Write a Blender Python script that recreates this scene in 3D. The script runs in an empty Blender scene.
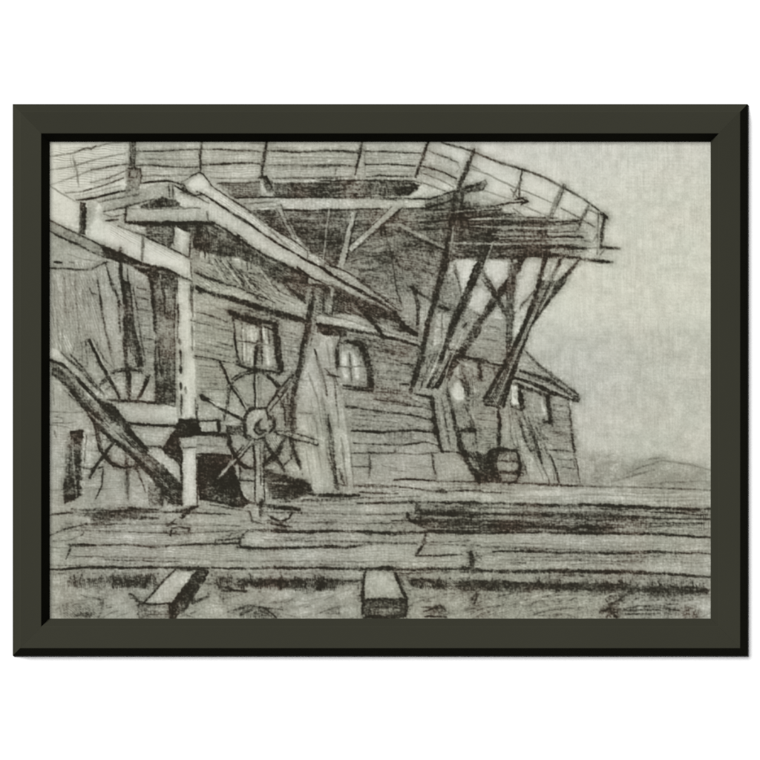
import bpy, math
import numpy as np

# ---------------------------------------------------------------- the drawing
# The print in the frame is a charcoal drawing.  It is drawn here stroke by
# stroke.  '@x,y,s' opens a piece of the sheet (origin and units per mm);
#   p tone alpha soft  x,y ...     rubbed tone inside an outline
#   h tone alpha pitch angle x,y . hatching inside an outline
#   s width tone alpha  x,y ...    one stroke
STROKES = """
@0,0,1
p 186 1 40 40,130 720,130 720,630 40,630
p 193 .9 40 440,120 730,120 730,330 440,330
p 179 .8 40 540,330 730,330 730,500 540,500
p 199 .9 12 45,138 128,138 128,185 90,215 45,220
p 181 .9 5 128,138 430,138 470,170 440,180 140,180
p 160 .8 12 195,290 420,330 440,480 200,490
p 166 .9 6 48,230 130,250 200,280 190,500 48,510
p 163 .9 8 45,495 720,487 720,580 45,580
p 148 .9 8 45,571 720,575 720,625 45,625
p 150 .55 10 200,295 300,320 390,345 400,480 345,480 330,400 250,350 200,345
p 150 .5 14 50,270 90,260 90,330 50,330
@40,130,4.75
p 140 .8 2 42,425 190,500 320,560 400,600 400,640 240,575 130,525 42,480
p 165 .8 4 42,500 300,610 300,760 42,760
p 112 .8 3 410,190 475,185 475,310 405,300
p 152 .8 3 270,335 560,260 620,265 640,320 420,365 300,388
p 50 .85 3 470,362 580,315 640,330 680,368 480,372
p 178 .95 2 415,375 760,375 760,435 415,435
p 60 .85 3 420,440 760,440 760,500 640,470 500,462
p 60 .85 2 188,340 218,345 215,500 190,495
p 172 .9 3 218,345 275,350 245,450 215,480
p 196 .95 2 270,420 380,470 500,505 620,565 720,615 720,710 600,660 480,620 240,510 235,470
p 55 .8 3 290,545 420,600 490,630 420,645 300,600
p 95 .85 3 500,460 635,465 630,555 500,508
p 190 .95 2 640,455 712,500 705,605 630,560
p 118 .8 3 718,470 760,470 760,700 722,640
p 62 .85 4 420,640 560,660 640,690 640,760 520,760 500,690
p 168 .9 3 415,670 505,700 515,760 420,760
s 1.1 110 .7 42,125 150,108 230,85 330,62 410,52
s 1 60 .7 185,97 215,85 240,90 262,72
s 1.1 118 .7 42,190 160,170 250,140 420,105
s 1.4 72 .8 240,188 340,172 430,158
s 1 128 .7 42,262 150,228 240,190
s 1.2 85 .8 240,248 330,225 410,195
s 1.4 62 .8 120,298 200,290 300,262 395,228
s 2.4 42 .9 170,330 260,322 330,305 400,285
s 1 120 .6 160,310 270,292 380,262
s 1.3 125 .7 155,120 170,180 182,270
s 1 150 .7 142,130 160,200
s 4.6 88 .85 440,52 440,110 436,165
s 1.2 42 .8 452,52 452,105 445,175
s 1.1 50 .7 427,60 430,110 426,168
s 1.3 62 .85 455,100 560,98 650,95 760,90
s 1.2 120 .6 455,135 600,140 740,136
s 1.4 70 .85 455,165 600,172 760,178
s 1.2 100 .7 480,215 640,215 740,215
s 2.2 45 .9 480,252 600,240 680,255 700,290
s 1.6 45 .8 415,182 475,182 478,240
s 1 50 .8 425,200 425,225 455,222 462,198
s 2 50 .8 415,312 465,308
s 1.5 60 .8 300,388 400,365 540,325
s 1 90 .7 275,345 400,318 480,300
s 1.4 90 .8 300,398 340,412 400,400
s 2.2 55 .7 310,430 370,425
s 1.6 60 .8 612,260 615,320
s 1.6 70 .8 632,262 630,330
s 2.2 40 .9 640,262 690,290 730,310 760,305
s 1.1 90 .8 415,373 760,372
s 3.2 38 .95 405,438 560,442 760,440
s 2.2 48 .9 408,370 404,435
s 1.8 90 .8 190,340 186,490
s 3 45 .8 208,400 212,470
s 1.4 60 .9 370,455 490,500 620,560 720,612
s 3.4 105 .8 488,500 485,620
s 3.6 45 .85 300,550 400,600 480,635 600,665 715,715
s 1.3 130 .8 42,262 100,300 180,345
s 1.6 60 .85 42,425 190,500 300,550
s 1.6 60 .85 42,480 130,525 240,575 330,610
s 1.6 85 .8 715,500 710,610
s 1.8 50 .8 632,450 634,550
h 60 .6 2.4 0 510,465 630,470 625,550 510,505
s 1.3 58 .85 42,655 150,660 240,665 290,635 320,625
s 2.6 45 .8 68,626 100,630
s 1.8 80 .7 140,628 160,632
s 1.1 115 .7 130,590 200,610 300,625
s 1.2 115 .8 105,665 110,760
s 1.2 115 .8 165,680 165,760
s 1 135 .7 230,670 235,760
s 2.2 60 .8 310,630 345,760
s 3.4 48 .85 380,560 385,700 395,760
s 1.5 60 .8 415,660 420,760
s 1.5 60 .8 650,690 650,760
s 1.4 150 .7 570,690 570,760
h 45 .5 1.6 85 540,680 640,690 640,760 540,760
@180,130,4.75
p 112 .8 4 180,250 380,242 380,315 270,320 200,295
p 78 .85 3 445,246 760,246 760,315 445,320
p 78 .85 3 320,382 460,372 530,510 440,470 350,420
p 88 .85 4 490,380 760,378 760,640 690,640 620,580 550,500
p 118 .7 5 560,435 760,440 760,475 570,470
p 72 .85 5 0,445 150,440 230,485 330,555 450,625 600,695 600,725 450,720 400,660 250,600 180,600 60,560 60,500
p 100 .75 9 380,640 600,700 600,740 420,730
p 158 .8 6 60,610 180,605 250,610 400,670 450,730 600,740 700,760 60,760
p 182 .95 2 280,330 760,322 760,372 490,372 470,355 310,372
p 166 .9 2 440,362 482,372 548,518 520,500
p 186 .95 1.6 0,290 140,350 280,425 440,525 600,625 680,660 760,710 760,775 700,740 560,660 440,600 320,520 220,450 150,410 0,360
p 193 .95 1.6 120,270 200,315 330,395 450,470 600,585 600,610 450,530 280,410 150,330 80,290
p 202 .95 1.6 30,260 90,205 130,240 140,300 100,295 60,290
p 178 .95 2 0,378 140,380 140,432 0,432
p 182 .9 2 0,480 40,510 40,600 0,590
p 188 .9 2 610,590 650,600 685,650 640,640
p 70 .8 4 375,215 435,235 450,290 410,295
s 1.4 72 .85 0,92 200,92 380,102
s 1.8 58 .85 420,98 560,104 760,98
s 2 58 .85 110,165 250,155 380,160
s 1.6 68 .85 420,165 600,170 760,170
s 1.3 66 .8 0,178 90,175
s 1.2 100 .7 0,215 60,215
s 2.4 66 .9 105,55 97,120 95,200
s 3.2 46 .9 412,52 400,130 390,215
s 2.5 46 .9 372,228 410,222 435,270
s 1.2 125 .6 425,130 760,134
s 1.2 60 .85 0,250 90,200 110,210 145,262
s 1.8 50 .85 5,262 25,290 60,300
s 1.3 105 .8 145,226 375,228
s 1.6 85 .85 440,228 600,226 760,228
s 1.6 60 .8 175,252 260,250 375,246
s 1.7 42 .9 260,320 500,320 760,318
s 2.2 50 .7 540,285 600,275 660,285
s 2 50 .7 690,305 760,275
h 60 .5 2 0 190,255 380,245 380,312 280,318
h 50 .5 2 3 450,250 760,250 760,312 450,316
s 1.2 110 .7 310,376 470,360
s 2.4 48 .9 490,380 620,382 760,376
s 1.6 60 .9 478,355 488,378
h 48 .65 2.2 2 330,385 465,378 520,500 440,470 350,420
h 48 .6 2.3 -3 500,385 760,380 760,640 690,640 620,580 550,500
h 48 .4 1.6 88 560,500 760,490 760,640 690,640 620,580
s 1.2 70 .8 455,375 525,505
s 1.2 60 .8 488,385 550,515
s 2.4 38 .95 80,290 140,320 200,365 290,420 400,495 500,560 600,620 680,655 760,710
s 1.4 62 .85 145,265 200,300 270,345 340,395 450,470 560,540 605,575 605,610
s 1.4 62 .7 0,292 60,310 140,345
s 2.2 50 .9 150,438 220,475 330,550 450,620 600,690 700,740
s 3 38 .9 0,440 80,440 155,442
s 2.5 85 .8 125,388 130,425
h 40 .7 1.7 88 70,455 150,445 230,490 330,560 450,632 440,670 250,600 180,595 70,560
s 1.6 55 .85 45,505 45,600
s 1.3 80 .7 50,610 60,760
s 1.6 55 .8 70,675 150,710 240,740
s 1.2 85 .8 180,610 260,690 300,740 330,760
s 1.3 80 .8 250,680 340,750
s 2 178 .8 205,625 300,740
s 2 176 .8 300,690 370,765
s 1.2 85 .7 390,690 470,760
s 1.1 90 .7 100,620 230,660 350,680 440,685
s 2.8 42 .85 555,650 605,690 600,725 560,718 450,700
s 1.6 90 .7 470,690 550,700
s 1.8 55 .8 690,600 688,655
s 2 55 .8 755,520 740,655
s 1.2 85 .7 720,570 715,640
s 3 55 .8 600,735 680,745 760,775
h 90 .5 2.6 35 80,640 400,690 450,755 80,755
@320,130,4.75
p 82 .85 3 0,250 150,240 230,235 440,245 480,260 420,312 0,315
p 48 .8 4 350,250 450,250 470,275 430,310 360,300
p 106 .85 5 0,380 400,375 520,350 640,300 700,330 760,330 760,600 650,610 600,650 560,760 340,760 200,760 110,640 0,600
p 132 .85 8 170,520 320,470 350,600 360,740 230,740 110,650
p 130 .8 8 350,600 590,560 560,740 380,760
p 128 .8 3 500,325 640,290 700,275 760,262 760,290 640,320 520,362
p 183 .95 1.8 0,325 330,322 500,335 500,365 400,368 0,372
p 176 .95 1.5 148,390 168,395 112,640 85,645
p 178 .95 1.5 345,348 398,350 152,572 132,562
p 165 .9 1.5 310,445 380,440 592,545 592,567 420,492 380,460 310,456
p 180 .9 2 0,600 60,650 240,750 300,790 150,790 0,700
p 198 .97 1.5 640,622 742,612 700,740 690,765 668,765 655,690
p 175 .7 6 480,100 640,150 650,230 560,250 480,190
s 1.8 62 .85 0,98 100,100 190,105
s 1.6 66 .85 0,165 90,165 170,172
s 1.8 90 .7 75,170 70,210
s 1.2 125 .6 0,132 180,135
s 2.4 52 .9 200,55 190,110 165,210
s 1 110 .7 212,60 212,210
s 1.8 62 .85 215,98 330,102 480,108
s 2 55 .85 215,163 330,160 450,170
s 1 130 .6 215,132 460,138
s 1 120 .7 220,198 350,195 440,200
s 1.5 66 .8 220,220 340,218 440,222
s 1.2 92 .8 0,222 150,220
s 3.6 44 .9 518,55 490,120 455,222
s 1.5 72 .85 520,100 600,130 660,155
s 1.7 56 .85 490,170 560,190 650,230
s 1.3 90 .8 480,200 560,230 640,270
s 1.4 76 .8 490,250 600,290
s 1.8 62 .85 580,58 680,85 725,100
s 1.2 90 .7 615,140 650,150 668,180 650,200
s 1.2 100 .7 700,150 760,190
s 4 62 .9 735,92 700,180 660,270
s 7.5 60 .85 660,270 640,380 620,500 600,620 570,760
s 2.2 42 .85 640,300 628,400 600,560 560,740
s 2.2 70 .8 690,280 655,430 640,560
s 2 50 .85 0,240 140,240 220,236
s 2 55 .8 220,238 440,242 480,252
s 3.6 55 .8 150,240 75,300
s 2.2 150 .7 170,248 215,244
h 48 .5 2 2 0,255 350,250 420,310 0,312
s 1.9 48 .9 0,318 300,318 440,325 520,325 640,288 760,258
s 2.1 50 .9 0,378 140,378 320,373
s 2.2 44 .9 400,373 500,370 560,352 640,325
s 1.5 60 .8 500,330 505,368
s 1.4 70 .8 690,292 760,280
s 1.8 56 .8 430,388 530,378 620,370
s 1.4 66 .8 450,418 620,405
s 2 50 .8 470,440 620,425
s 1.8 85 .8 660,350 760,350
s 1.8 70 .8 655,405 760,385
s 2.4 58 .8 650,455 760,465
s 1.8 75 .8 645,510 760,495
s 2 75 .8 640,550 760,560
h 60 .55 2.4 -3 20,385 310,385 280,440 140,540 0,560
h 60 .6 2.3 -4 400,400 620,380 600,550 520,510 400,450
h 60 .55 2.3 2 650,340 760,335 760,600 640,600
s 1.5 52 .9 172,395 150,500 124,612
s 1.3 70 .8 142,410 115,520 90,600
s 1.7 52 .9 392,368 300,452 220,525 150,577
s 1.3 72 .8 340,362 270,430 140,545
s 1.7 56 .9 380,463 480,512 585,565
s 1.1 90 .7 395,445 590,540
s 1.4 56 .85 305,460 330,560 350,640 362,745
s 2.6 60 .7 290,470 300,520
h 70 .65 1.8 -4 185,520 312,480 340,600 350,740 230,740 120,650
s 1.7 60 .8 200,665 300,660
h 80 .5 2.2 12 350,500 590,570 560,740 370,740
s 1.2 80 .7 370,560 450,650 500,740
s 2 46 .9 0,650 60,690 130,730 190,765
s 1.7 46 .85 30,632 90,655 170,700 250,755
s 1.2 90 .8 20,610 25,645
s 3.4 60 .8 0,745 60,738 90,760
s 3 66 .85 745,610 725,680 697,765
s 3 58 .85 640,630 655,700
s 3.6 42 .7 432,740 462,762
h 95 .5 2.6 70 645,575 740,575 740,605 640,612
@460,130,4.75
p 92 .85 4 0,330 160,355 240,400 420,428 420,590 240,600 0,605
p 165 .8 4 60,290 200,340 120,355 0,340
p 150 .8 4 430,440 570,430 640,550 430,550
p 172 .7 6 590,430 650,430 650,520 600,520
p 130 .8 2 0,272 120,245 110,285 0,303
p 193 .95 2 130,622 232,615 242,700 180,745 120,680
p 191 .95 2 300,622 392,620 352,740 262,760 272,690
p 193 .95 2 0,635 68,618 45,700 10,790 0,760
s 2.1 80 .85 0,78 60,100 180,150 290,185 380,215 480,265 560,310 640,365 700,410
s 1.5 112 .8 50,180 130,210 250,265 400,330 440,345
s 1.7 82 .85 480,368 560,410 640,460
s 1.4 118 .8 120,290 250,330
s 1.4 122 .8 300,360 420,410
s 1.3 100 .7 250,370 330,430
s 3.8 70 .85 65,95 40,170 5,255
s 2 50 .8 50,92 72,108
s 2.3 82 .85 297,185 285,260 283,320
s 2.2 100 .8 283,250 255,315
s 1.4 100 .8 245,280 275,320 310,320
s 4 95 .85 492,258 460,320 430,400 395,455
s 1.4 65 .75 500,262 470,330 440,405
s 4.2 92 .8 612,362 580,420 548,495
s 3.6 66 .85 690,412 680,470 670,560
s 1.5 105 .8 658,380 655,610
s 3.2 48 .8 670,398 700,420
s 1.6 100 .7 600,370 660,400
s 1.6 85 .7 590,520 630,535 650,500
s 1.5 66 .85 0,270 60,262 120,240 130,255 110,285 50,292 0,305
s 2.6 50 .85 260,330 295,325 320,340 290,355
s 2.2 50 .85 150,362 240,345 320,342
h 60 .45 2.1 -4 0,345 160,360 240,400 420,430 420,595 0,600
s 2.2 50 .85 0,392 100,380 200,375
s 2.6 55 .85 0,460 200,450 420,436 575,426
s 2.2 70 .75 0,480 200,475 340,470
s 3 50 .85 0,522 300,512 580,510
s 3 48 .85 0,556 300,556 500,555 600,558
s 3.6 60 .85 670,555 755,562
s 2 110 .7 590,560 680,560
s 3 50 .85 130,605 240,600 420,590 570,605
s 3.4 46 .9 570,612 650,622 725,630
s 1.3 110 .8 690,560 660,610
s 6 66 .9 180,370 150,450 100,600 35,765
s 2 42 .8 168,370 120,520 60,680 25,765
s 1.6 150 .8 186,420 145,540 112,650
s 6.8 80 .85 420,440 370,520 290,620 205,765
s 1.6 52 .8 400,450 340,550 260,650
s 4.2 86 .85 240,600 262,650 256,765
s 2.6 80 .85 108,660 175,745
s 5.5 58 .9 422,565 400,640 368,745
s 4 84 .85 500,565 470,640 405,760
s 4 66 .9 572,612 500,690 440,765
s 2 150 .8 445,610 425,680 400,740
s 2 160 .8 520,630 470,700
h 55 .6 2 70 400,570 560,575 540,610 420,610
s 4 50 .8 5,250 12,400 0,560
@180,280,4.75
p 110 .85 3 640,20 652,150 625,300 580,420 560,420 600,250
p 150 .9 3 260,190 440,210 470,430 280,400
p 187 .9 2 310,215 355,220 362,290 330,385 316,395
p 170 .9 2 372,222 412,230 415,280 375,270
p 183 .9 2 268,260 306,270 310,385 282,378
p 176 .9 2 382,305 440,300 452,410 400,410
p 178 .9 3 632,320 700,290 745,400 762,500 762,760 560,760 560,600 600,420
p 108 .85 3 655,30 760,40 760,165 655,170
p 186 .95 1.8 650,170 760,190 760,222 650,196
p 60 .85 3 650,205 760,232 760,262 650,250
p 177 .9 2 70,0 180,0 240,22 450,100 600,160 600,186 450,128 250,62 70,18
p 82 .8 5 470,5 600,5 600,110 530,75
p 193 .95 2 0,0 48,10 60,100 72,650 5,650
p 172 .95 2 308,640 345,608 410,612 418,680 380,740 320,740
p 62 .85 3 345,690 385,650 405,715 370,735
p 172 .9 2 85,672 185,672 185,715 92,715
p 45 .9 4 0,662 78,668 82,742 0,745
p 75 .85 2 218,690 292,690 292,742 218,742
s 1.8 70 .8 50,20 55,150
s 1.6 82 .8 70,560 75,665
s 2 80 .7 2,340 5,440
s 1.3 90 .8 55,180 60,330
s 2.2 60 .7 5,545 8,640
s 6 44 .85 80,38 130,58 260,92 400,142 500,172 602,206
s 2 60 .8 230,20 320,55 450,105
h 40 .5 1.6 80 80,35 300,100 300,120 80,70
s 4 40 .85 300,110 470,152 592,192
s 1.6 110 .7 250,130 350,150 470,190
s 1.6 75 .8 250,0 330,40 400,80
s 1.4 80 .8 320,0 400,60 440,95
s 1.4 120 .8 380,0 450,60
s 3 48 .8 470,5 600,8
h 48 .6 1.8 55 480,10 600,10 600,105 530,75
s 2.4 50 .8 515,30 595,110
s 5 42 .9 238,150 300,180 440,205
s 7 46 .9 448,208 460,300 478,430
s 2 95 .8 255,190 265,300 275,390
s 2.6 46 .85 270,402 350,425 472,442
s 3.2 44 .8 268,385 280,395
s 1.6 92 .8 318,205 314,300 322,400
s 1.4 100 .8 375,230 385,300
s 1.2 120 .8 265,265 350,275
s 1.2 110 .8 375,295 445,300
s 3.2 48 .85 366,290 350,425
s 2.5 90 .7 415,230 425,300
s 1.3 110 .7 65,150 130,160 240,205
s 1.6 76 .8 50,190 180,230 255,245
s 1.2 120 .7 60,240 180,262
s 1.6 66 .7 175,295 250,312
s 1.3 120 .7 70,320 180,340
s 1.4 85 .8 70,360 200,385 270,396
s 1.1 125 .7 90,440 190,440
s 1.1 125 .7 80,490 210,492
s 1.3 100 .7 460,240 570,265
s 1.2 120 .7 470,280 570,290
s 1.3 100 .7 480,310 570,322
s 1.3 100 .7 485,355 560,365
s 1.2 120 .7 490,400 555,405
h 115 .4 2.6 8 70,130 240,180 260,380 210,480 80,560
h 115 .45 2.4 5 475,225 575,250 555,440 490,450
s 2.6 50 .9 355,430 356,600
s 1 110 .8 372,440 372,600
s 3.6 46 .9 190,390 230,470 310,600
s 4 46 .9 100,550 180,600 300,665
s 4 46 .8 96,545 125,565
s 2 178 .8 205,592 300,640
s 3 178 .85 545,470 480,545 420,612
s 1.7 48 .85 535,448 470,530 405,612
s 1.5 60 .85 562,470 490,552 430,622
s 3.2 48 .85 420,460 470,510 490,545
s 1.9 60 .85 225,500 245,470 290,440 350,425 420,458
s 1.8 80 .8 228,510 228,585
s 1.6 85 .8 205,620 210,680
s 3 80 .7 490,560 500,640
s 2.4 52 .9 305,690 308,640 335,608 410,610 418,660
s 2.4 48 .85 302,650 305,740
s 2 62 .85 425,645 450,670 445,700 425,725
s 2 50 .8 350,690 385,655
s 1.6 60 .85 80,665 190,668 190,718
s 4.6 42 .9 80,725 150,722 212,742
s 1.5 80 .8 190,672 300,682
s 6 55 .9 635,30 625,120 600,250 580,380 550,480 530,600 528,700
s 2.2 40 .8 620,60 600,200 575,350 545,470
s 1.8 140 .8 645,100 625,260 600,370
s 3.5 55 .85 480,530 530,465 560,420
s 3 100 .7 555,540 545,640 550,720
s 2.4 90 .7 505,520 515,640 510,700
s 2.7 72 .85 640,330 670,440 698,550
s 1.3 115 .8 610,440 650,560 682,740
s 2.2 82 .8 700,640 722,760
s 1.3 120 .7 570,630 650,640
s 1.6 100 .7 735,500 755,700
s 1.2 135 .7 600,640 620,760
s 2.4 62 .8 760,270 745,340 755,400
s 1.6 75 .7 690,420 730,460 740,560
h 60 .6 2.4 85 660,35 760,45 760,165 660,165
s 2.4 160 .7 705,60 695,150
s 3.6 50 .85 650,208 700,222 760,238
h 55 .6 2 80 650,215 760,240 745,290 650,250
@40,280,4.75
p 80 .85 3 385,0 425,0 440,200 492,400 460,412 425,330 400,330 395,200
p 150 .8 5 425,0 525,0 545,240 545,560 490,420 440,150
p 108 .8 3 530,0 640,0 640,240 545,240
p 126 .85 2 545,240 640,230 640,590 550,580
p 62 .85 7 550,485 640,480 642,596 545,588
p 162 .85 2 375,130 400,118 405,170 386,192
p 193 .95 1.8 655,0 720,20 735,100 735,640 665,650 650,400
p 190 .95 1.8 42,318 90,338 310,530 320,565 262,562 42,372
p 108 .9 3 50,382 140,430 260,560 400,660 470,760 290,760 240,640 180,570 60,450
p 184 .95 2 330,582 650,602 650,690 410,682
p 178 .9 2 430,702 640,702 620,760 480,760
p 165 .85 4 350,460 400,450 410,560 380,560
p 44 .93 3 660,655 760,670 760,730 700,735 640,722
p 45 .9 2 140,715 200,712 200,762 140,762
s 1.3 120 .8 120,0 116,230
s 1.3 115 .8 165,0 180,250 152,350
s 1.1 140 .7 75,10 80,260
s 1.4 90 .8 225,30 245,60 270,70
s 2.2 70 .85 270,0 300,180 330,330
s 2.8 82 .85 340,0 370,100 380,250
s 4.2 55 .85 392,0 405,150 403,385
s 2 55 .8 425,20 440,190 480,395
s 1.6 60 .8 365,105 395,130
s 3 75 .8 408,400 415,565
h 50 .5 1.8 80 390,180 440,200 485,395 440,400 400,330
s 1.6 80 .85 345,432 400,420 440,425 490,445
s 1.3 110 .7 330,330 350,420 345,450
s 3 50 .9 235,290 270,370 320,450 375,560
s 3.6 42 .6 232,285 248,310
s 2 82 .8 335,462 285,495
s 2 100 .8 340,500 310,520
s 2.8 56 .85 522,455 500,500 470,560
s 1.6 110 .8 432,460 430,565
s 1.5 80 .8 440,30 460,150 500,400
s 1.3 120 .7 460,300 420,380
s 1.6 90 .75 460,35 505,45
s 1.6 85 .75 462,80 515,92
s 1.6 85 .75 462,140 520,146
s 1.6 85 .75 472,212 525,216
s 1.6 90 .75 480,275 535,282
s 1.4 100 .75 490,340 535,345
s 4 48 .9 525,0 540,120 545,240
s 2.2 62 .85 570,0 590,80 590,155
s 2 62 .85 545,290 552,580
s 1.6 62 .8 642,0 636,250 640,590
h 55 .55 1.6 88 600,0 640,0 638,230 600,230
h 90 .5 1.6 0 552,245 638,240 638,590 552,580
h 90 .4 1.6 88 552,245 638,240 638,590 552,580
s 2 75 .8 650,20 650,60
s 2.2 70 .8 652,115 656,200
s 1.4 75 .8 656,200 650,280
s 3.2 66 .8 660,285 664,305
s 3.6 66 .85 664,335 668,368
s 3.6 62 .85 664,410 668,440
s 2.8 80 .8 667,490 668,520
s 2 76 .8 672,555 670,655
s 1.8 90 .8 715,50 720,150
s 1.4 100 .7 722,100 725,180
s 2.4 110 .7 720,315 724,335
s 2.4 110 .7 690,510 692,535
s 2 66 .8 746,590 742,680
s 4 38 .7 744,30 762,60
s 3 76 .85 100,345 180,420 300,545
s 4 46 .9 50,380 100,402 200,500 260,560 340,600 400,670 455,755
s 4 50 .9 60,445 130,505 200,590 250,640 285,765
s 3 80 .7 80,420 160,500
s 2 70 .6 180,520 190,545
h 60 .5 2 45 60,400 260,570 400,670 430,760 300,760 240,620
s 1.6 60 .85 330,575 420,576 540,580 640,600
s 2 46 .9 412,680 500,688 650,693
s 5.4 45 .9 655,712 620,762
s 1.4 110 .7 60,500 68,590
s 1.2 120 .7 140,560 140,630
s 1.2 115 .8 42,625 200,630
s 1.4 100 .8 70,650 105,655 110,680 60,680
s 1.4 105 .8 42,690 130,697
s 2.2 110 .7 65,720 75,750
s 1.6 130 .7 90,275 100,300
@320,280,4.75
p 144 .9 8 200,290 480,330 440,530 540,560 545,760 130,760 110,500
p 110 .85 4 0,20 60,30 50,152 0,150
p 150 .8 5 380,0 545,0 520,170 480,275 400,200 370,150
p 72 .88 3 70,30 260,110 370,160 400,230 462,262 370,245 200,175 60,152
p 110 .8 4 130,252 480,322 480,372 220,322
p 176 .9 1.8 60,0 130,0 280,90 375,150 375,168 300,132 180,80 90,25
p 188 .95 1.6 0,165 100,185 250,230 470,288 476,306 250,256 0,202
p 58 .85 2 0,215 130,240 130,272 0,256
p 150 .85 3 80,330 180,310 230,400 240,500 110,490 75,400
p 184 .9 3 90,350 140,328 182,380 192,470 112,472
p 176 .92 3 0,262 50,272 70,430 100,560 132,760 0,760
p 140 .85 3 492,340 570,332 520,460 475,520
p 88 .85 2 620,342 655,360 562,512 530,512
p 180 .9 3 550,170 612,160 602,260 562,300 525,282
p 180 .9 3 482,120 530,100 502,262 472,250
p 168 .85 3 640,210 720,150 742,165 735,240 660,320 640,300
p 194 .95 2 650,0 712,0 682,82
p 190 .95 2 732,60 762,40 762,162 708,130
p 168 .85 2 420,542 538,562 530,600 440,565
p 146 .85 6 590,520 700,400 762,400 762,760 560,760 545,560
p 198 .95 4 630,505 655,483 682,515 672,562 642,562
s 3 44 .9 90,0 190,50 330,130 372,162
s 1.7 70 .85 180,0 280,70 370,140
s 1.4 80 .8 60,22 150,70 260,112 350,162
s 1.5 90 .8 0,0 60,20
s 5 44 .85 350,152 400,222 462,262
s 5 48 .7 260,140 370,190 420,240
h 44 .55 2 25 80,45 260,115 370,165 400,225 200,168 70,140
s 2 62 .8 70,40 60,150
s 3 166 .85 60,45 42,150
s 1.6 60 .8 20,30 15,150
s 3.6 42 .92 0,208 130,235 250,257 380,285 482,317
s 1.4 110 .8 0,165 100,182 250,228 470,288
h 42 .6 1.6 85 0,215 130,240 120,280 0,256
h 70 .6 2.2 12 140,255 480,325 480,370 225,322
s 7 44 .9 130,292 190,305 212,360 235,430 246,512
s 2 66 .85 110,500 230,512
s 2.4 48 .85 110,518 180,522 255,525
s 2.6 80 .8 75,330 78,410
s 1.3 115 .8 140,345 150,480
s 1.2 125 .8 90,410 192,410
s 3 90 .7 80,310 130,295
s 1.5 78 .8 220,310 300,330 480,362
s 1.4 95 .8 240,355 440,395
s 1.2 115 .7 225,330 300,345
s 2.2 50 .8 380,393 450,405
s 1.3 105 .8 240,438 440,450
s 2.2 50 .8 378,493 422,497
s 1.2 125 .7 240,480 380,490
s 1.2 120 .7 250,410 430,425
s 1.5 78 .8 250,527 410,545
s 2.2 50 .85 250,565 400,590 525,612
s 3.2 42 .85 110,600 172,606
s 1.7 62 .85 170,606 400,635 532,666
s 2.6 46 .9 150,718 300,722 440,712 545,725
h 118 .45 2.6 5 240,340 460,370 430,520 530,570 540,750 140,750 130,550 250,530
s 3 78 .8 0,400 30,545
s 2 100 .8 60,440 105,545
s 1.8 90 .8 20,600 50,762
s 1.6 115 .8 90,500 120,640 132,762
s 1.7 95 .7 110,540 125,600
s 2 68 .8 38,450 92,460
s 1.3 130 .7 30,290 50,430
s 1.8 90 .7 5,470 15,600
s 7 54 .92 582,0 555,110 520,240 480,380 430,530
s 2.4 38 .85 565,20 530,180 470,370 425,520
s 1.8 120 .8 600,20 580,110
s 6 50 .92 737,0 690,100 620,260 560,420 515,510
s 1.6 110 .7 745,20 700,120 640,240
s 6.4 48 .92 762,235 700,320 640,400 560,512
s 2.4 38 .8 610,390 560,480 535,515
s 1.6 60 .8 545,350 500,450 475,520
s 1.3 80 .8 520,345 505,420
s 1.6 85 .8 560,350 525,430
h 60 .5 1.8 62 620,345 655,362 562,512 530,512
s 3.2 55 .85 560,122 615,132
s 2 66 .8 528,302 580,320
s 1.4 110 .8 580,160 575,290
s 1.3 120 .8 540,230 605,225
s 2 85 .85 700,130 755,168
s 4.6 46 .85 430,30 460,70 462,125
s 3 66 .8 460,62 530,92
s 1.6 80 .8 458,120 470,230
s 2 90 .7 480,110 490,180
s 1.5 120 .7 395,0 390,100 410,190
s 1.4 110 .7 360,0 380,100
s 2 90 .7 600,0 640,60 620,110
s 2.2 48 .85 450,540 535,560
s 1.6 80 .8 430,560 520,600
s 3.2 42 .9 536,560 540,650 546,745
s 1.7 80 .7 690,210 700,240
s 2.2 76 .85 600,540 640,660 662,762
s 1.7 95 .8 700,560 722,700
s 1.6 95 .8 620,440 680,480 700,600
s 3.2 46 .85 690,370 760,382
s 2.2 62 .85 752,395 757,465
s 3 56 .85 680,716 740,720
h 95 .5 2 82 600,540 690,440 760,420 760,760 660,760
s 2.6 90 .7 650,360 680,380 690,450
@460,280,4.75
p 150 .85 3 60,300 150,180 222,190 215,400 30,362
p 142 .9 4 0,375 220,412 118,560 130,600 172,622 180,760 0,760
p 158 .9 2 240,480 515,580 538,760 225,760 200,640
p 150 .9 2 300,345 560,545 572,578 450,542 268,470
p 82 .85 3 262,482 420,542 420,562 280,512
p 84 .9 3 372,0 500,0 420,110 350,200 302,290 282,400 205,602 130,600 110,562 220,400 300,220 342,120
p 198 .95 2 245,500 276,510 276,592 250,600
p 165 .8 3 0,150 60,150 30,280 0,290
s 5 62 .9 240,20 180,90 100,210 30,320 -5,365
s 1.6 42 .7 230,25 160,115 70,250
s 4 78 .88 108,0 170,80 235,182
s 4.8 72 .88 247,0 240,100 235,330
s 1.6 45 .7 240,20 232,200
s 4 44 .92 380,0 340,120 290,260 200,420 115,572
s 3.6 52 .92 502,0 400,130 340,210 300,300 260,420 208,600
s 2 46 .8 440,0 370,120 310,230
s 1.6 135 .8 395,50 352,150 292,290 235,420
s 1.4 130 .8 440,50 380,140
h 44 .6 1.9 62 350,120 440,60 300,300 200,600 130,598 220,400
s 2.2 105 .85 362,45 300,110 250,172
s 1.6 82 .8 50,140 95,168
s 2.4 66 .7 20,195 40,225
s 1.7 82 .8 145,220 205,242
s 1.5 90 .8 60,310 130,330 205,352
s 1.5 100 .7 100,280 200,300
s 3 44 .88 25,365 100,380 205,412
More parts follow.
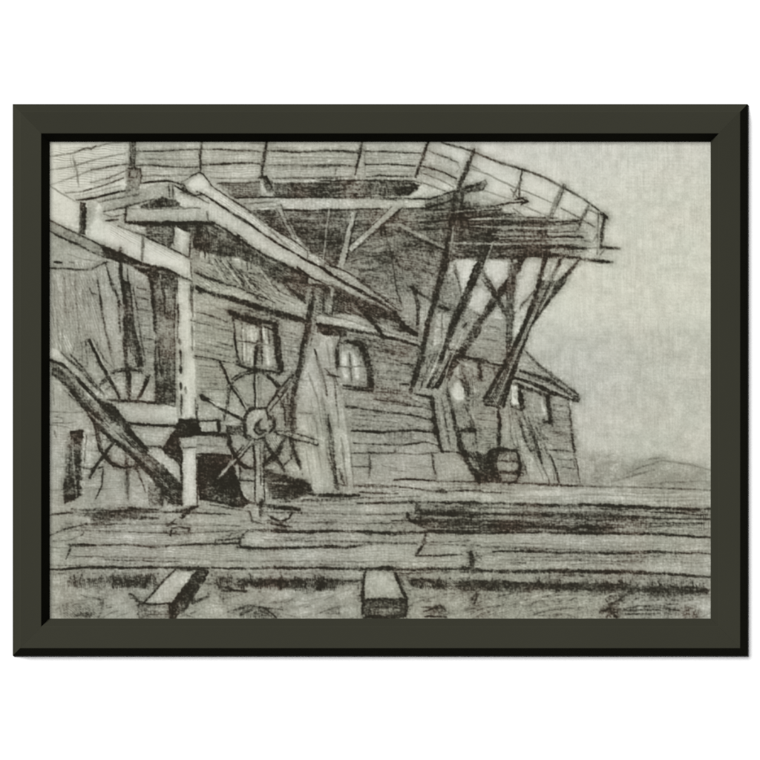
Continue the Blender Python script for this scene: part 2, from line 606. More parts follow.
s 2 90 .8 110,405 200,430
s 1.8 82 .8 10,420 40,540 60,700
s 3 60 .8 88,395 102,470
s 1.6 100 .7 20,560 80,570
s 1.4 95 .7 60,612 150,622
s 1.4 95 .7 60,650 165,672
s 2 60 .8 20,715 80,720
s 1.4 90 .7 60,740 165,745
s 4 38 .92 182,622 180,762
h 105 .5 2.4 4 60,600 175,625 178,755 60,755
h 95 .45 2 80 0,400 100,420 50,600 0,620
s 3 80 .85 308,335 380,410 480,482 562,546
s 4 50 .85 288,430 350,452 430,480 520,540
s 4 42 .9 262,465 330,487 450,542 562,576
s 5.5 66 .85 535,560 565,566
s 1.8 172 .8 290,462 400,498 530,560
h 100 .5 2.6 40 310,350 500,490 540,545 330,440
s 1.8 78 .85 515,585 530,690 540,765
s 5 46 .88 285,528 300,612
s 1.8 66 .85 245,600 292,618
s 3.4 194 .9 392,568 408,640
s 4.6 50 .88 416,558 430,672
s 2.2 50 .8 398,662 432,678
s 2 84 .8 268,620 310,762
s 2 84 .8 325,650 362,762
s 1.5 110 .8 355,690 420,762
s 1.4 100 .8 435,590 515,602
s 1.4 105 .8 440,650 522,660
s 1.4 115 .8 440,620 515,628
h 115 .5 2.4 3 440,590 515,590 535,755 430,740
h 120 .4 2.4 78 300,560 390,570 390,700 310,650
s 2.2 60 .8 118,592 190,606
@40,400,4.75
p 56 .91 4 145,150 202,150 190,462 112,492 125,400
p 88 .7 5 152,370 175,375 162,470 132,470
p 96 .9 3 190,0 290,0 400,100 500,240 660,360 672,420 580,480 540,390 480,320 350,200 260,130
p 60 .85 4 528,345 600,335 668,400 668,500 600,500 580,400
p 182 .92 2 510,230 570,240 666,342 666,390 600,330
p 50 .88 3 580,232 662,165 672,322 610,272
p 178 .92 2 680,180 732,180 732,225 675,225
p 196 .96 1.6 675,235 740,235 740,500 680,500
p 172 .85 3 280,150 322,165 310,215 290,220
p 167 .85 3 330,230 392,232 400,300 350,290
p 95 .85 2 510,390 572,390 576,500 530,500
p 100 .8 5 230,535 430,530 560,560 430,572 240,576
s 2 42 .7 135,155 200,150
s 3.4 60 .7 118,380 116,490
h 40 .6 1.8 88 150,155 200,155 190,380 130,400
s 5 44 .9 280,10 390,100 430,160 510,240
s 4 44 .9 180,0 250,90 350,197 420,242 490,312 560,400
s 2.6 60 .8 260,60 290,130
h 50 .5 2 45 260,80 400,130 560,310 540,380 350,200
h 40 .6 2.2 30 540,345 600,340 665,400 665,495 600,495
s 2 46 .9 410,105 500,118 650,129
s 2 48 .88 500,218 590,222 660,224
s 5 44 .9 588,232 640,165 700,168 760,152
s 1.6 60 .85 680,228 740,228
s 2.6 42 .92 672,240 670,502
s 1.7 70 .85 742,260 745,500
s 3.4 42 .9 690,522 750,505
s 6 40 .9 645,528 700,532 672,560
s 3.6 60 .88 352,200 290,290 235,370
s 1.4 120 .6 340,232 260,340
s 5.2 84 .88 408,270 415,470
s 1.6 130 .7 402,330 408,460
s 3 56 .88 265,130 285,230 330,290 380,320
s 2 56 .85 320,270 350,310 400,320 470,312
s 4 48 .88 576,400 577,502
s 1.4 85 .8 512,390 520,500
s 2.4 58 .88 150,520 300,525 420,526 560,520
s 4 46 .85 420,516 500,522 560,520
s 3 72 .8 170,545 300,550 560,562
h 60 .55 1.8 2 230,535 430,530 560,560 430,572 240,576
s 1.6 78 .85 240,590 330,592 430,590
s 1.8 78 .85 42,645 120,612 220,590 340,572
s 1.4 98 .85 60,670 140,665 200,640 226,590
s 1.2 115 .8 70,668 100,655
s 2.6 46 .9 138,692 200,688 262,692
s 1.8 70 .85 262,692 400,688 550,700 760,685
s 2.2 66 .85 146,692 138,722 120,757
s 1.3 108 .8 42,700 140,706
s 1.3 120 .7 300,630 360,630 400,620
s 2 60 .8 595,588 645,590
s 2 80 .8 600,600 640,570
s 2.2 48 .85 618,645 625,612 660,605 710,612
s 3 60 .85 708,615 712,642
s 1.4 90 .8 730,640 748,610
h 125 .35 2.4 0 60,160 130,160 110,500 60,500
h 125 .35 2.4 0 215,330 390,340 400,500 210,500
@180,400,4.75
p 46 .92 3 80,265 240,265 280,380 300,450 335,482 300,512 150,490 90,470 80,400
p 86 .7 6 85,420 150,405 150,455 92,462
p 160 .9 2 80,180 230,190 240,252 80,246
p 74 .88 5 400,330 500,350 560,370 625,400 628,452 500,480 440,475 410,400
p 46 .85 4 530,380 625,402 622,444 500,452
p 150 .85 3 285,310 350,335 355,378 285,375
p 157 .85 3 285,392 345,390 345,468 300,460
p 176 .9 3 550,0 700,0 760,400 740,442 640,432 580,340 550,160
p 166 .9 2 480,240 520,258 585,362 550,372
p 172 .9 4 290,650 320,630 760,632 760,695 290,695
s 1.4 105 .8 80,215 230,222
s 2.2 46 .9 80,258 150,260 240,266
h 38 .5 2 88 90,270 240,270 270,400 100,400
s 5 166 .95 330,200 270,270 180,375
s 1.7 52 .88 342,212 265,300 190,378
s 1.5 60 .85 302,215 250,270
s 2.2 50 .88 300,170 330,192 400,180
s 2 54 .88 345,210 358,340 355,482
s 4.4 166 .95 372,212 385,470
s 2 54 .88 396,300 400,482
s 5.4 44 .9 386,478 382,550
s 2.2 80 .8 420,330 425,470
s 3.2 48 .88 520,180 550,280 577,352
s 3.2 52 .88 390,180 440,250 492,335
s 3.6 42 .9 500,200 460,250 400,307
s 3.6 56 .88 450,155 540,182 650,210
s 2 180 .85 505,158 612,188
s 2.8 54 .88 230,200 250,250 290,310 345,330
s 2 70 .85 490,290 450,330 400,342
s 2.2 46 .88 280,382 350,386
s 2 60 .8 285,300 285,378
s 1.6 80 .8 440,60 450,100 430,130
h 46 .6 2.2 0 410,340 560,375 622,405 622,450 440,472
s 1.6 130 .7 440,395 520,400
s 3.2 42 .9 620,450 700,453 760,450
s 4.6 38 .92 310,485 400,502 480,512 565,522
s 1.6 85 .85 140,500 230,515 320,530
s 2 86 .8 480,485 620,478 760,480
s 1.3 118 .8 560,500 660,503 760,498
s 1.3 118 .8 540,550 760,556
s 1.2 130 .7 560,580 700,590
s 1.2 130 .7 600,525 760,530
s 2.2 66 .85 328,530 340,575 400,590
s 2.8 46 .88 420,550 480,580 520,560 530,540
s 2.2 56 .85 415,580 470,592 530,605
s 2.6 42 .92 300,640 325,620 400,618 560,625 760,626
s 3 46 .9 285,692 284,662 302,640
s 1.5 88 .8 230,655 245,635 280,630
s 2.2 50 .9 0,690 150,685 280,682
s 2.6 42 .92 270,700 450,705 620,700 760,700
s 5 66 .85 528,0 528,80 540,160
s 2.6 82 .85 680,0 700,150 742,400
s 1.6 120 .7 660,250 670,320
s 3 62 .7 738,400 746,425
s 1.4 110 .8 560,62 650,66
s 1.4 125 .7 620,0 660,200
s 1.2 130 .7 590,200 630,420
s 2.4 120 .7 720,300 745,420
h 60 .5 1.8 88 85,410 290,440 300,500 150,480
@320,400,4.75
p 172 .92 3 0,0 112,0 162,430 0,442
p 152 .9 3 555,0 690,0 740,250 660,250 575,240
p 92 .9 3 462,495 762,500 762,625 530,636 430,572 462,540
p 181 .9 3 370,392 762,396 762,420 500,420
p 172 .8 3 0,462 370,455 762,450 762,482 0,488
p 60 .85 3 690,262 762,300 762,385 720,335
s 2.6 82 .85 30,60 60,200 75,380
s 2 80 .8 40,280 82,402
s 1.5 115 .8 100,180 126,400
s 1.4 120 .8 112,0 140,220 162,425
s 3.2 76 .8 92,330 112,402
s 1.7 100 .8 5,0 30,180 40,300
s 2 80 .7 65,395 125,410
s 1.7 64 .88 160,205 400,215 500,200 560,216
s 1.6 78 .85 150,255 300,250 450,258 560,250
s 3.6 70 .8 352,240 368,242
s 1.8 66 .85 150,315 245,315
s 2.6 76 .85 235,265 235,372
s 3.6 50 .9 532,250 545,310 560,372
s 3 46 .9 540,20 560,180 580,242
s 2.6 46 .9 580,242 640,242 682,262
s 1.8 100 .7 560,170 572,220
s 5.4 48 .9 650,120 680,260 755,388
h 60 .7 2 55 690,262 762,290 762,385 720,335
s 2.2 76 .85 628,40 660,200
s 2 80 .85 720,100 752,152
s 1.6 100 .8 590,0 600,140 610,230
s 2.6 56 .8 680,145 740,150
s 3 76 .8 160,410 260,408 372,410
h 66 .6 2 0 215,398 420,408 420,440 220,435
s 2.2 52 .88 350,380 450,378 600,384 760,386
s 2.2 72 .85 380,415 560,435 760,430
s 3.6 52 .8 560,430 600,436
s 3.8 42 .9 0,450 100,455 185,455
s 2.2 70 .8 190,440 370,446
s 3.4 44 .92 178,496 300,490 440,487 600,488 760,490
s 1.3 108 .8 0,495 180,498
s 3.3 42 .92 0,624 200,628 350,634 525,628
s 1.2 130 .8 0,570 170,572
s 1.2 130 .7 0,530 250,535
s 1.8 66 .8 340,576 432,576
s 1.3 110 .7 330,610 520,608
s 3.8 40 .9 450,536 600,540 762,546
s 3.8 40 .9 428,576 600,578 762,580
s 3.4 50 .88 520,622 762,630
s 5 42 .88 412,540 424,565
s 4.4 46 .88 462,498 460,530
s 2 132 .85 480,510 762,520
s 1.7 112 .8 500,558 762,560
h 46 .6 1.8 0 480,525 762,530 762,622 530,630
h 46 .45 1.8 88 560,580 762,584 762,640 560,640
s 3 46 .92 500,642 484,690 458,736
s 2.3 56 .9 458,738 550,740 672,736
s 2.9 42 .92 0,695 120,700 198,690
s 1.4 105 .85 198,688 330,685 460,683
s 1.7 90 .85 500,685 600,688 760,690
s 3.2 50 .88 716,722 722,765
h 128 .3 2.4 2 150,265 520,262 540,370 170,400
@460,400,4.75
p 118 .9 3 140,240 270,240 285,350 270,390 190,390 150,330
p 92 .8 4 0,240 140,262 180,390 80,390 20,300
p 168 .9 4 192,0 300,40 420,180 470,400 290,400 200,230
p 152 .9 4 430,50 518,62 570,395 475,395 430,200
p 152 .85 14 585,310 640,272 720,265 762,300 762,402 580,402
p 181 .9 3 0,395 250,400 762,415 762,488 0,482
p 112 .9 5 0,500 762,508 762,628 0,630
p 72 .75 9 0,505 60,510 60,625 0,625
p 168 .9 4 0,642 762,642 762,718 0,718
s 4 42 .9 140,246 200,240 272,240
s 8 50 .88 155,262 168,340 190,378
s 4 56 .88 270,242 280,345
s 3 44 .9 198,345 282,350
s 1.8 76 .85 190,300 270,290
s 2 90 .8 200,385 262,390
s 1.6 80 .8 205,265 265,262
s 1.8 152 .8 205,320 268,322
s 6 56 .85 10,250 40,310 92,388
s 5 62 .8 60,262 110,300 132,372
s 3 150 .7 50,262 85,310
h 46 .6 2 60 0,245 140,265 180,388 85,388
s 2.2 76 .88 280,80 300,150 322,220
s 2.2 72 .88 330,100 360,190 388,300
s 1.8 92 .85 262,30 300,150
s 1.6 105 .8 360,120 402,232
s 2.6 76 .88 430,262 450,320 468,392
s 3.6 44 .9 184,40 186,232
s 1.4 110 .7 235,50 240,200
s 2.2 76 .88 520,62 540,220 572,392
s 3.4 62 .7 540,215 548,250
s 2 72 .85 428,238 530,242
s 1.6 78 .85 480,285 542,286 552,330 492,322
s 1.5 95 .8 430,150 530,165
s 1.4 100 .8 440,90 522,100
s 3 100 .7 400,175 410,200
h 110 .5 2.4 4 430,60 518,70 540,230 430,230
s 1.8 68 .88 0,385 250,396 500,408 760,412
s 1.9 80 .85 0,430 100,436 196,443
s 3 54 .9 0,490 200,492 450,500 600,500 760,503
s 3 54 .9 0,532 100,540 400,546 760,551
s 2.4 66 .85 0,572 300,585 450,590
s 3 60 .88 60,596 300,600 500,606
s 2.8 54 .9 0,636 300,630 520,632 760,636
s 3.4 54 .85 510,616 570,602 640,606 705,616
s 1.7 148 .85 60,520 300,522 600,525 760,528
s 1.8 140 .8 60,565 300,568 600,572
s 1.6 142 .7 300,615 500,622
h 70 .5 2 1 0,510 762,515 762,625 0,628
s 1.2 125 .85 0,680 250,682 500,686
s 2.2 55 .9 160,722 350,718 500,728 680,728 760,725
s 2 95 .7 65,745 110,740
s 1.5 80 .6 50,720 55,760
@580,400,4.75
p 160 .85 14 0,262 150,258 250,292 400,278 600,310 630,425 0,412
p 130 .7 16 60,282 150,265 135,335 65,372
p 145 .6 14 250,290 400,280 420,360 260,350
p 140 .8 5 160,520 630,530 630,640 160,630
p 176 .85 4 0,420 630,435 630,500 0,488
p 170 .85 4 0,645 630,660 630,720 0,718
s 2.8 108 .8 148,385 200,357 275,345
s 2 125 .7 330,282 400,276
s 2 125 .7 330,308 400,306
s 1.8 130 .7 430,400 520,398 610,402
s 2 135 .7 60,300 100,370
h 135 .5 2.6 60 40,280 150,270 150,370 60,380
s 1.8 90 .85 0,410 150,412 350,416 630,429
s 3.2 46 .92 0,497 180,505 400,515 630,520
s 3.6 40 .7 450,515 560,519
s 2.4 66 .88 0,548 200,555 400,565 630,567
s 3 54 .85 0,603 90,603 150,610
s 1.5 95 .8 380,598 500,605 630,614
s 1.5 110 .8 160,580 400,585
s 2.6 50 .9 0,630 200,635 400,640 630,656
s 1.3 125 .7 0,450 630,465
s 1.2 125 .7 300,480 600,475
h 60 .6 2.4 88 540,520 630,520 630,625 560,620
h 95 .5 2.2 1 0,515 560,520 560,625 0,620
s 2.6 54 .9 0,725 200,728 350,722 630,731
s 1.4 128 .8 50,680 330,680 630,692
s 1.6 120 .7 420,700 480,696
@40,500,4.75
p 100 .75 8 120,372 340,350 540,350 560,400 400,422 240,420 130,420
p 62 .75 6 340,370 520,368 500,415 350,412
p 134 .7 8 110,482 300,482 280,565 110,565
p 166 .85 8 320,440 440,450 465,500 460,570 300,570
p 178 .95 2 640,342 740,342 620,490 490,490
p 56 .92 2 742,330 800,332 785,385 640,575 608,575 620,490
p 130 .92 2 465,497 620,497 620,570 465,570
p 60 .85 2 465,500 512,500 520,570 470,570
s 2.7 46 .92 42,332 120,330 250,320 400,322 560,320 760,325
s 1.3 120 .7 42,350 300,345
h 48 .65 1.8 84 130,385 340,365 540,360 540,405 400,418 240,415 130,415
h 48 .5 1.8 84 380,345 600,350 540,440 440,420
s 2.6 46 .92 642,332 560,415 490,492
s 2.4 46 .9 495,494 560,494 622,490
s 5 42 .85 748,345 700,420 640,490
s 2.2 150 .5 770,390 700,480
s 3 42 .85 618,495 622,568
s 3.4 54 .85 425,445 468,478 470,500
s 1.8 160 .8 545,520 610,520
s 1.6 70 .8 520,545 610,545
h 40 .6 1.8 88 468,500 540,500 540,565 470,565
s 1.6 92 .85 195,450 240,470 300,475 298,520 275,562
s 1.5 105 .8 160,482 280,470
s 6 98 .7 170,548 240,545
s 2.2 100 .7 320,515 340,512
h 95 .45 2 40 110,500 290,490 270,562 110,562
s 2 95 .7 80,350 110,350
h 110 .4 2.2 84 60,345 320,345 300,370 60,365
@180,500,4.75
p 90 .85 5 180,372 300,370 560,376 760,378 740,425 560,430 400,420 200,400
p 54 .8 5 300,378 480,382 480,408 300,402
p 110 .75 8 270,522 420,508 490,560 270,568
p 166 .8 10 300,450 700,460 700,500 520,560 560,470 320,480
p 130 .8 6 690,520 760,505 760,550 680,545
s 4 46 .9 0,326 60,328 132,324
s 3 46 .9 62,440 60,490 132,460 130,445
s 3 46 .85 90,400 10,540
s 4 70 .75 192,450 204,480
s 2.7 48 .92 150,322 250,328 350,324 550,326 760,325
h 38 .7 1.8 86 180,370 300,366 560,370 760,372 750,432 560,438 400,425 200,402
s 2 56 .85 180,408 310,442
s 2.6 56 .85 195,430 312,434
s 1.5 85 .8 90,400 180,398
s 1.3 120 .7 150,345 330,350
s 1.2 125 .7 330,345 760,350
h 50 .6 1.8 80 285,518 430,510 400,565 285,565
s 1.6 115 .8 420,492 540,480
s 1.5 120 .7 500,520 600,500
s 2.6 108 .7 500,545 560,562
s 1.6 110 .7 640,545 760,505
s 2 110 .7 10,545 60,560
s 1.5 110 .7 150,490 240,500
@320,500,4.75
p 92 .8 5 0,372 190,376 180,400 0,428
p 92 .8 6 430,376 760,380 760,412 600,432 430,412
p 138 .8 8 620,510 760,500 760,565 620,555
p 120 .7 5 480,512 590,510 600,560 490,558
p 172 .95 2 220,342 352,342 400,466 210,470
p 92 .93 2 205,475 412,475 408,552 210,556
p 166 .85 3 470,170 760,175 760,245 480,255
s 3 46 .92 0,325 200,328 340,325 400,332 560,328 760,331
s 4.4 40 .7 280,327 340,325
s 3.6 46 .92 216,332 206,400 202,540
s 3.6 46 .92 358,346 382,410 412,470
s 1.6 90 .7 372,350 400,420
s 3 42 .92 205,475 300,474 412,475
s 3.6 42 .92 208,556 300,560 406,554
s 3.2 42 .92 410,478 408,552
h 40 .7 2 88 215,480 408,480 404,550 215,550
h 130 .4 2.4 0 240,490 400,490 400,540 240,540
h 130 .3 2 88 230,350 350,350 380,460 225,460
h 46 .65 1.8 84 0,370 190,376 170,402 0,430
s 2 56 .8 0,400 60,388 200,380
s 3 105 .7 40,520 100,512
s 2 110 .7 30,540 100,540
s 1.8 80 .8 370,345 400,350 560,342 760,345
h 46 .65 1.9 75 430,376 600,380 600,430 430,415
h 60 .6 1.9 30 560,380 760,385 740,430 600,430
s 2 60 .8 420,385 480,375 560,400 600,430
s 1.5 105 .8 440,490 600,450 740,440
s 2 100 .8 480,512 590,508 602,555
s 2.2 56 .85 500,556 600,556
s 1.5 115 .7 640,540 760,500
s 3 82 .7 720,470 750,455
s 4 50 .88 716,250 724,322
s 1.5 100 .8 740,255 762,280
s 1.2 120 .7 440,465 620,462
@460,500,4.75
p 82 .85 5 0,385 200,392 760,402 760,440 0,432
p 138 .85 6 0,440 760,440 760,570 0,570
p 166 .85 3 70,252 760,255 760,325 70,325
p 152 .85 4 0,352 760,356 760,385 0,378
s 4 50 .9 55,252 60,322
s 2 80 .8 72,288 95,300
s 1.6 110 .7 130,310 170,310
s 2.6 50 .9 0,325 60,328
s 3.7 46 .92 60,337 200,340 400,340 600,340 760,345
s 3 96 .75 240,300 312,300
s 1.4 105 .8 520,312 640,300 760,306
s 1.4 120 .7 470,280 600,285
s 7.5 56 .85 0,395 120,398 200,398 300,408 420,408
s 6.5 56 .85 420,408 500,414 600,408 760,412
h 40 .6 1.8 86 0,385 200,388 330,400 330,440 0,430
h 46 .5 1.8 5 400,395 760,395 760,440 400,435
s 1.8 90 .8 430,362 560,356 640,372
s 3.2 66 .8 60,470 82,440 70,492
s 2 105 .8 100,482 200,452 300,440
s 2 105 .8 270,562 300,505 380,482 470,452
s 2 110 .8 320,552 450,522 600,512
s 1.5 165 .7 300,470 450,440
s 1.6 165 .7 300,540 450,505 620,495
s 1.6 162 .7 120,510 250,480
s 2 95 .8 60,562 140,532
s 3 66 .8 680,522 760,532
s 2.2 56 .8 710,500 742,562
s 2.4 120 .7 380,552 500,545 560,560
s 1.4 115 .7 180,540 260,520
h 105 .45 2.2 -25 40,445 330,440 230,560 0,560
h 110 .45 2.2 -12 330,450 740,445 740,562 280,562
s 3 66 .75 10,440 50,420
s 3 70 .75 290,440 340,430
@580,500,4.75
p 140 .8 6 0,440 630,440 630,570 0,570
p 95 .75 7 130,432 262,440 180,500 130,522
p 112 .75 8 390,500 560,500 572,570 400,570
p 166 .85 9 470,470 630,470 630,570 580,555 560,500
p 166 .85 3 0,252 630,258 630,335 0,325
s 3.8 44 .92 0,340 100,342 200,340 300,345 400,350
s 2.8 50 .9 400,350 500,358 630,366
s 2 125 .7 180,290 330,285 450,280
s 1.6 120 .8 360,290 550,296
s 1.7 130 .8 0,375 200,365 400,380 600,375
h 90 .4 2.2 86 330,365 540,370 520,410 330,400
s 8.5 58 .85 0,418 200,416 330,430
s 9 54 .85 300,425 400,432 520,430 600,434
h 40 .6 1.8 86 0,400 630,420 600,450 330,460 200,440 0,430
s 3 70 .8 300,452 400,456 480,450
s 1.8 110 .7 500,465 630,462
s 3.2 48 .85 100,522 150,520 172,556
s 2 60 .8 130,556 150,500 220,450
s 2.6 76 .8 180,526 300,522 400,528
s 2.2 85 .8 200,540 300,545 380,540
h 70 .55 1.8 86 390,502 455,502 455,560 400,560
h 70 .55 1.8 86 510,502 568,502 568,560 515,560
s 2.2 120 .7 280,475 400,480 520,475
h 70 .5 2 60 110,500 180,520 160,560 110,560
@0,0,1
g 100 .45 46 60 1 462,542 711,542 711,568 462,566
g 190 .5 24 60 1 462,536 711,538 711,566 462,566
g 50 .7 44 60 .6 422,506 711,508 711,532 422,531
g 158 .8 56 60 .6 440,505 711,506 711,534 440,533
g 120 .5 30 60 .8 390,482 711,486 711,502 390,500
g 105 .5 70 38 0 50,512 420,503 420,546 50,546
g 190 .5 30 40 0 50,515 420,505 420,566 50,568
g 125 .5 30 60 0 50,550 460,550 460,568 50,568
g 98 .4 60 20 8 198,300 320,335 300,420 198,405
g 98 .4 50 26 4 365,350 430,362 435,480 352,484
g 180 .5 26 26 4 365,350 430,362 435,480 352,484
g 105 .4 20 34 80 310,350 335,345 352,488 308,488
g 192 .7 34 44 80 312,345 335,345 350,488 310,488
g 100 .5 50 36 86 52,266 104,266 118,392 52,352
g 188 .5 20 36 86 52,266 104,266 118,392 52,352
g 110 .5 40 18 0 52,412 175,425 160,503 52,503
g 50 .6 80 26 -3 252,212 440,214 430,262 330,262
g 130 .5 30 24 -3 260,215 440,214 430,262 340,262
g 66 .55 80 20 8 340,240 440,250 415,345 375,318
g 150 .5 40 20 8 340,240 440,250 415,345 375,318
g 45 .7 50 16 86 195,225 230,225 310,270 300,280 200,258
g 70 .6 70 16 28 195,262 300,272 395,335 300,325
g 180 .6 36 18 28 195,262 300,275 380,330 300,320
g 44 .7 60 32 -2 450,205 590,222 590,252 450,258
g 170 .5 26 30 -2 470,205 600,222 595,256 450,254
g 125 .5 50 40 0 130,143 420,143 440,176 130,178
g 195 .5 24 40 0 130,143 420,143 440,176 130,178
g 96 .4 40 12 4 512,388 568,406 574,478 560,478
g 90 .6 36 30 74 508,395 535,395 555,480 508,480
g 88 .45 44 22 82 436,372 505,368 498,450 440,450
g 180 .5 22 22 82 436,372 480,372 470,450 440,450
g 85 .5 100 12 -18 52,588 711,590 711,618 52,618
g 178 .5 90 16 -15 52,588 711,590 711,618 52,618
g 52 .7 120 6 82 70,574 230,574 400,577 400,588 70,588
g 56 .7 110 6 80 405,577 711,582 711,592 405,588
g 125 .5 34 44 33.5 196,212 330,292 405,335 330,305 200,228
g 205 .5 12 40 33.5 196,202 330,285 300,275
g 46 .7 50 18 46 52,366 118,420 178,478 168,492 60,388
g 140 .6 26 18 46 60,372 118,425 168,478 168,490 60,388
g 150 .5 14 40 88 182,290 192,290 192,420 184,420
g 128 .4 30 14 -25 582,466 612,460 640,474 600,484
g 135 .4 30 20 -8 630,472 660,464 708,470 708,485 600,486
g 60 .6 30 14 88 156,335 172,335 172,402 156,402
g 44 .7 40 14 88 198,458 232,458 240,500 198,496
g 44 .6 30 20 0 265,475 310,480 310,495 275,498
"""
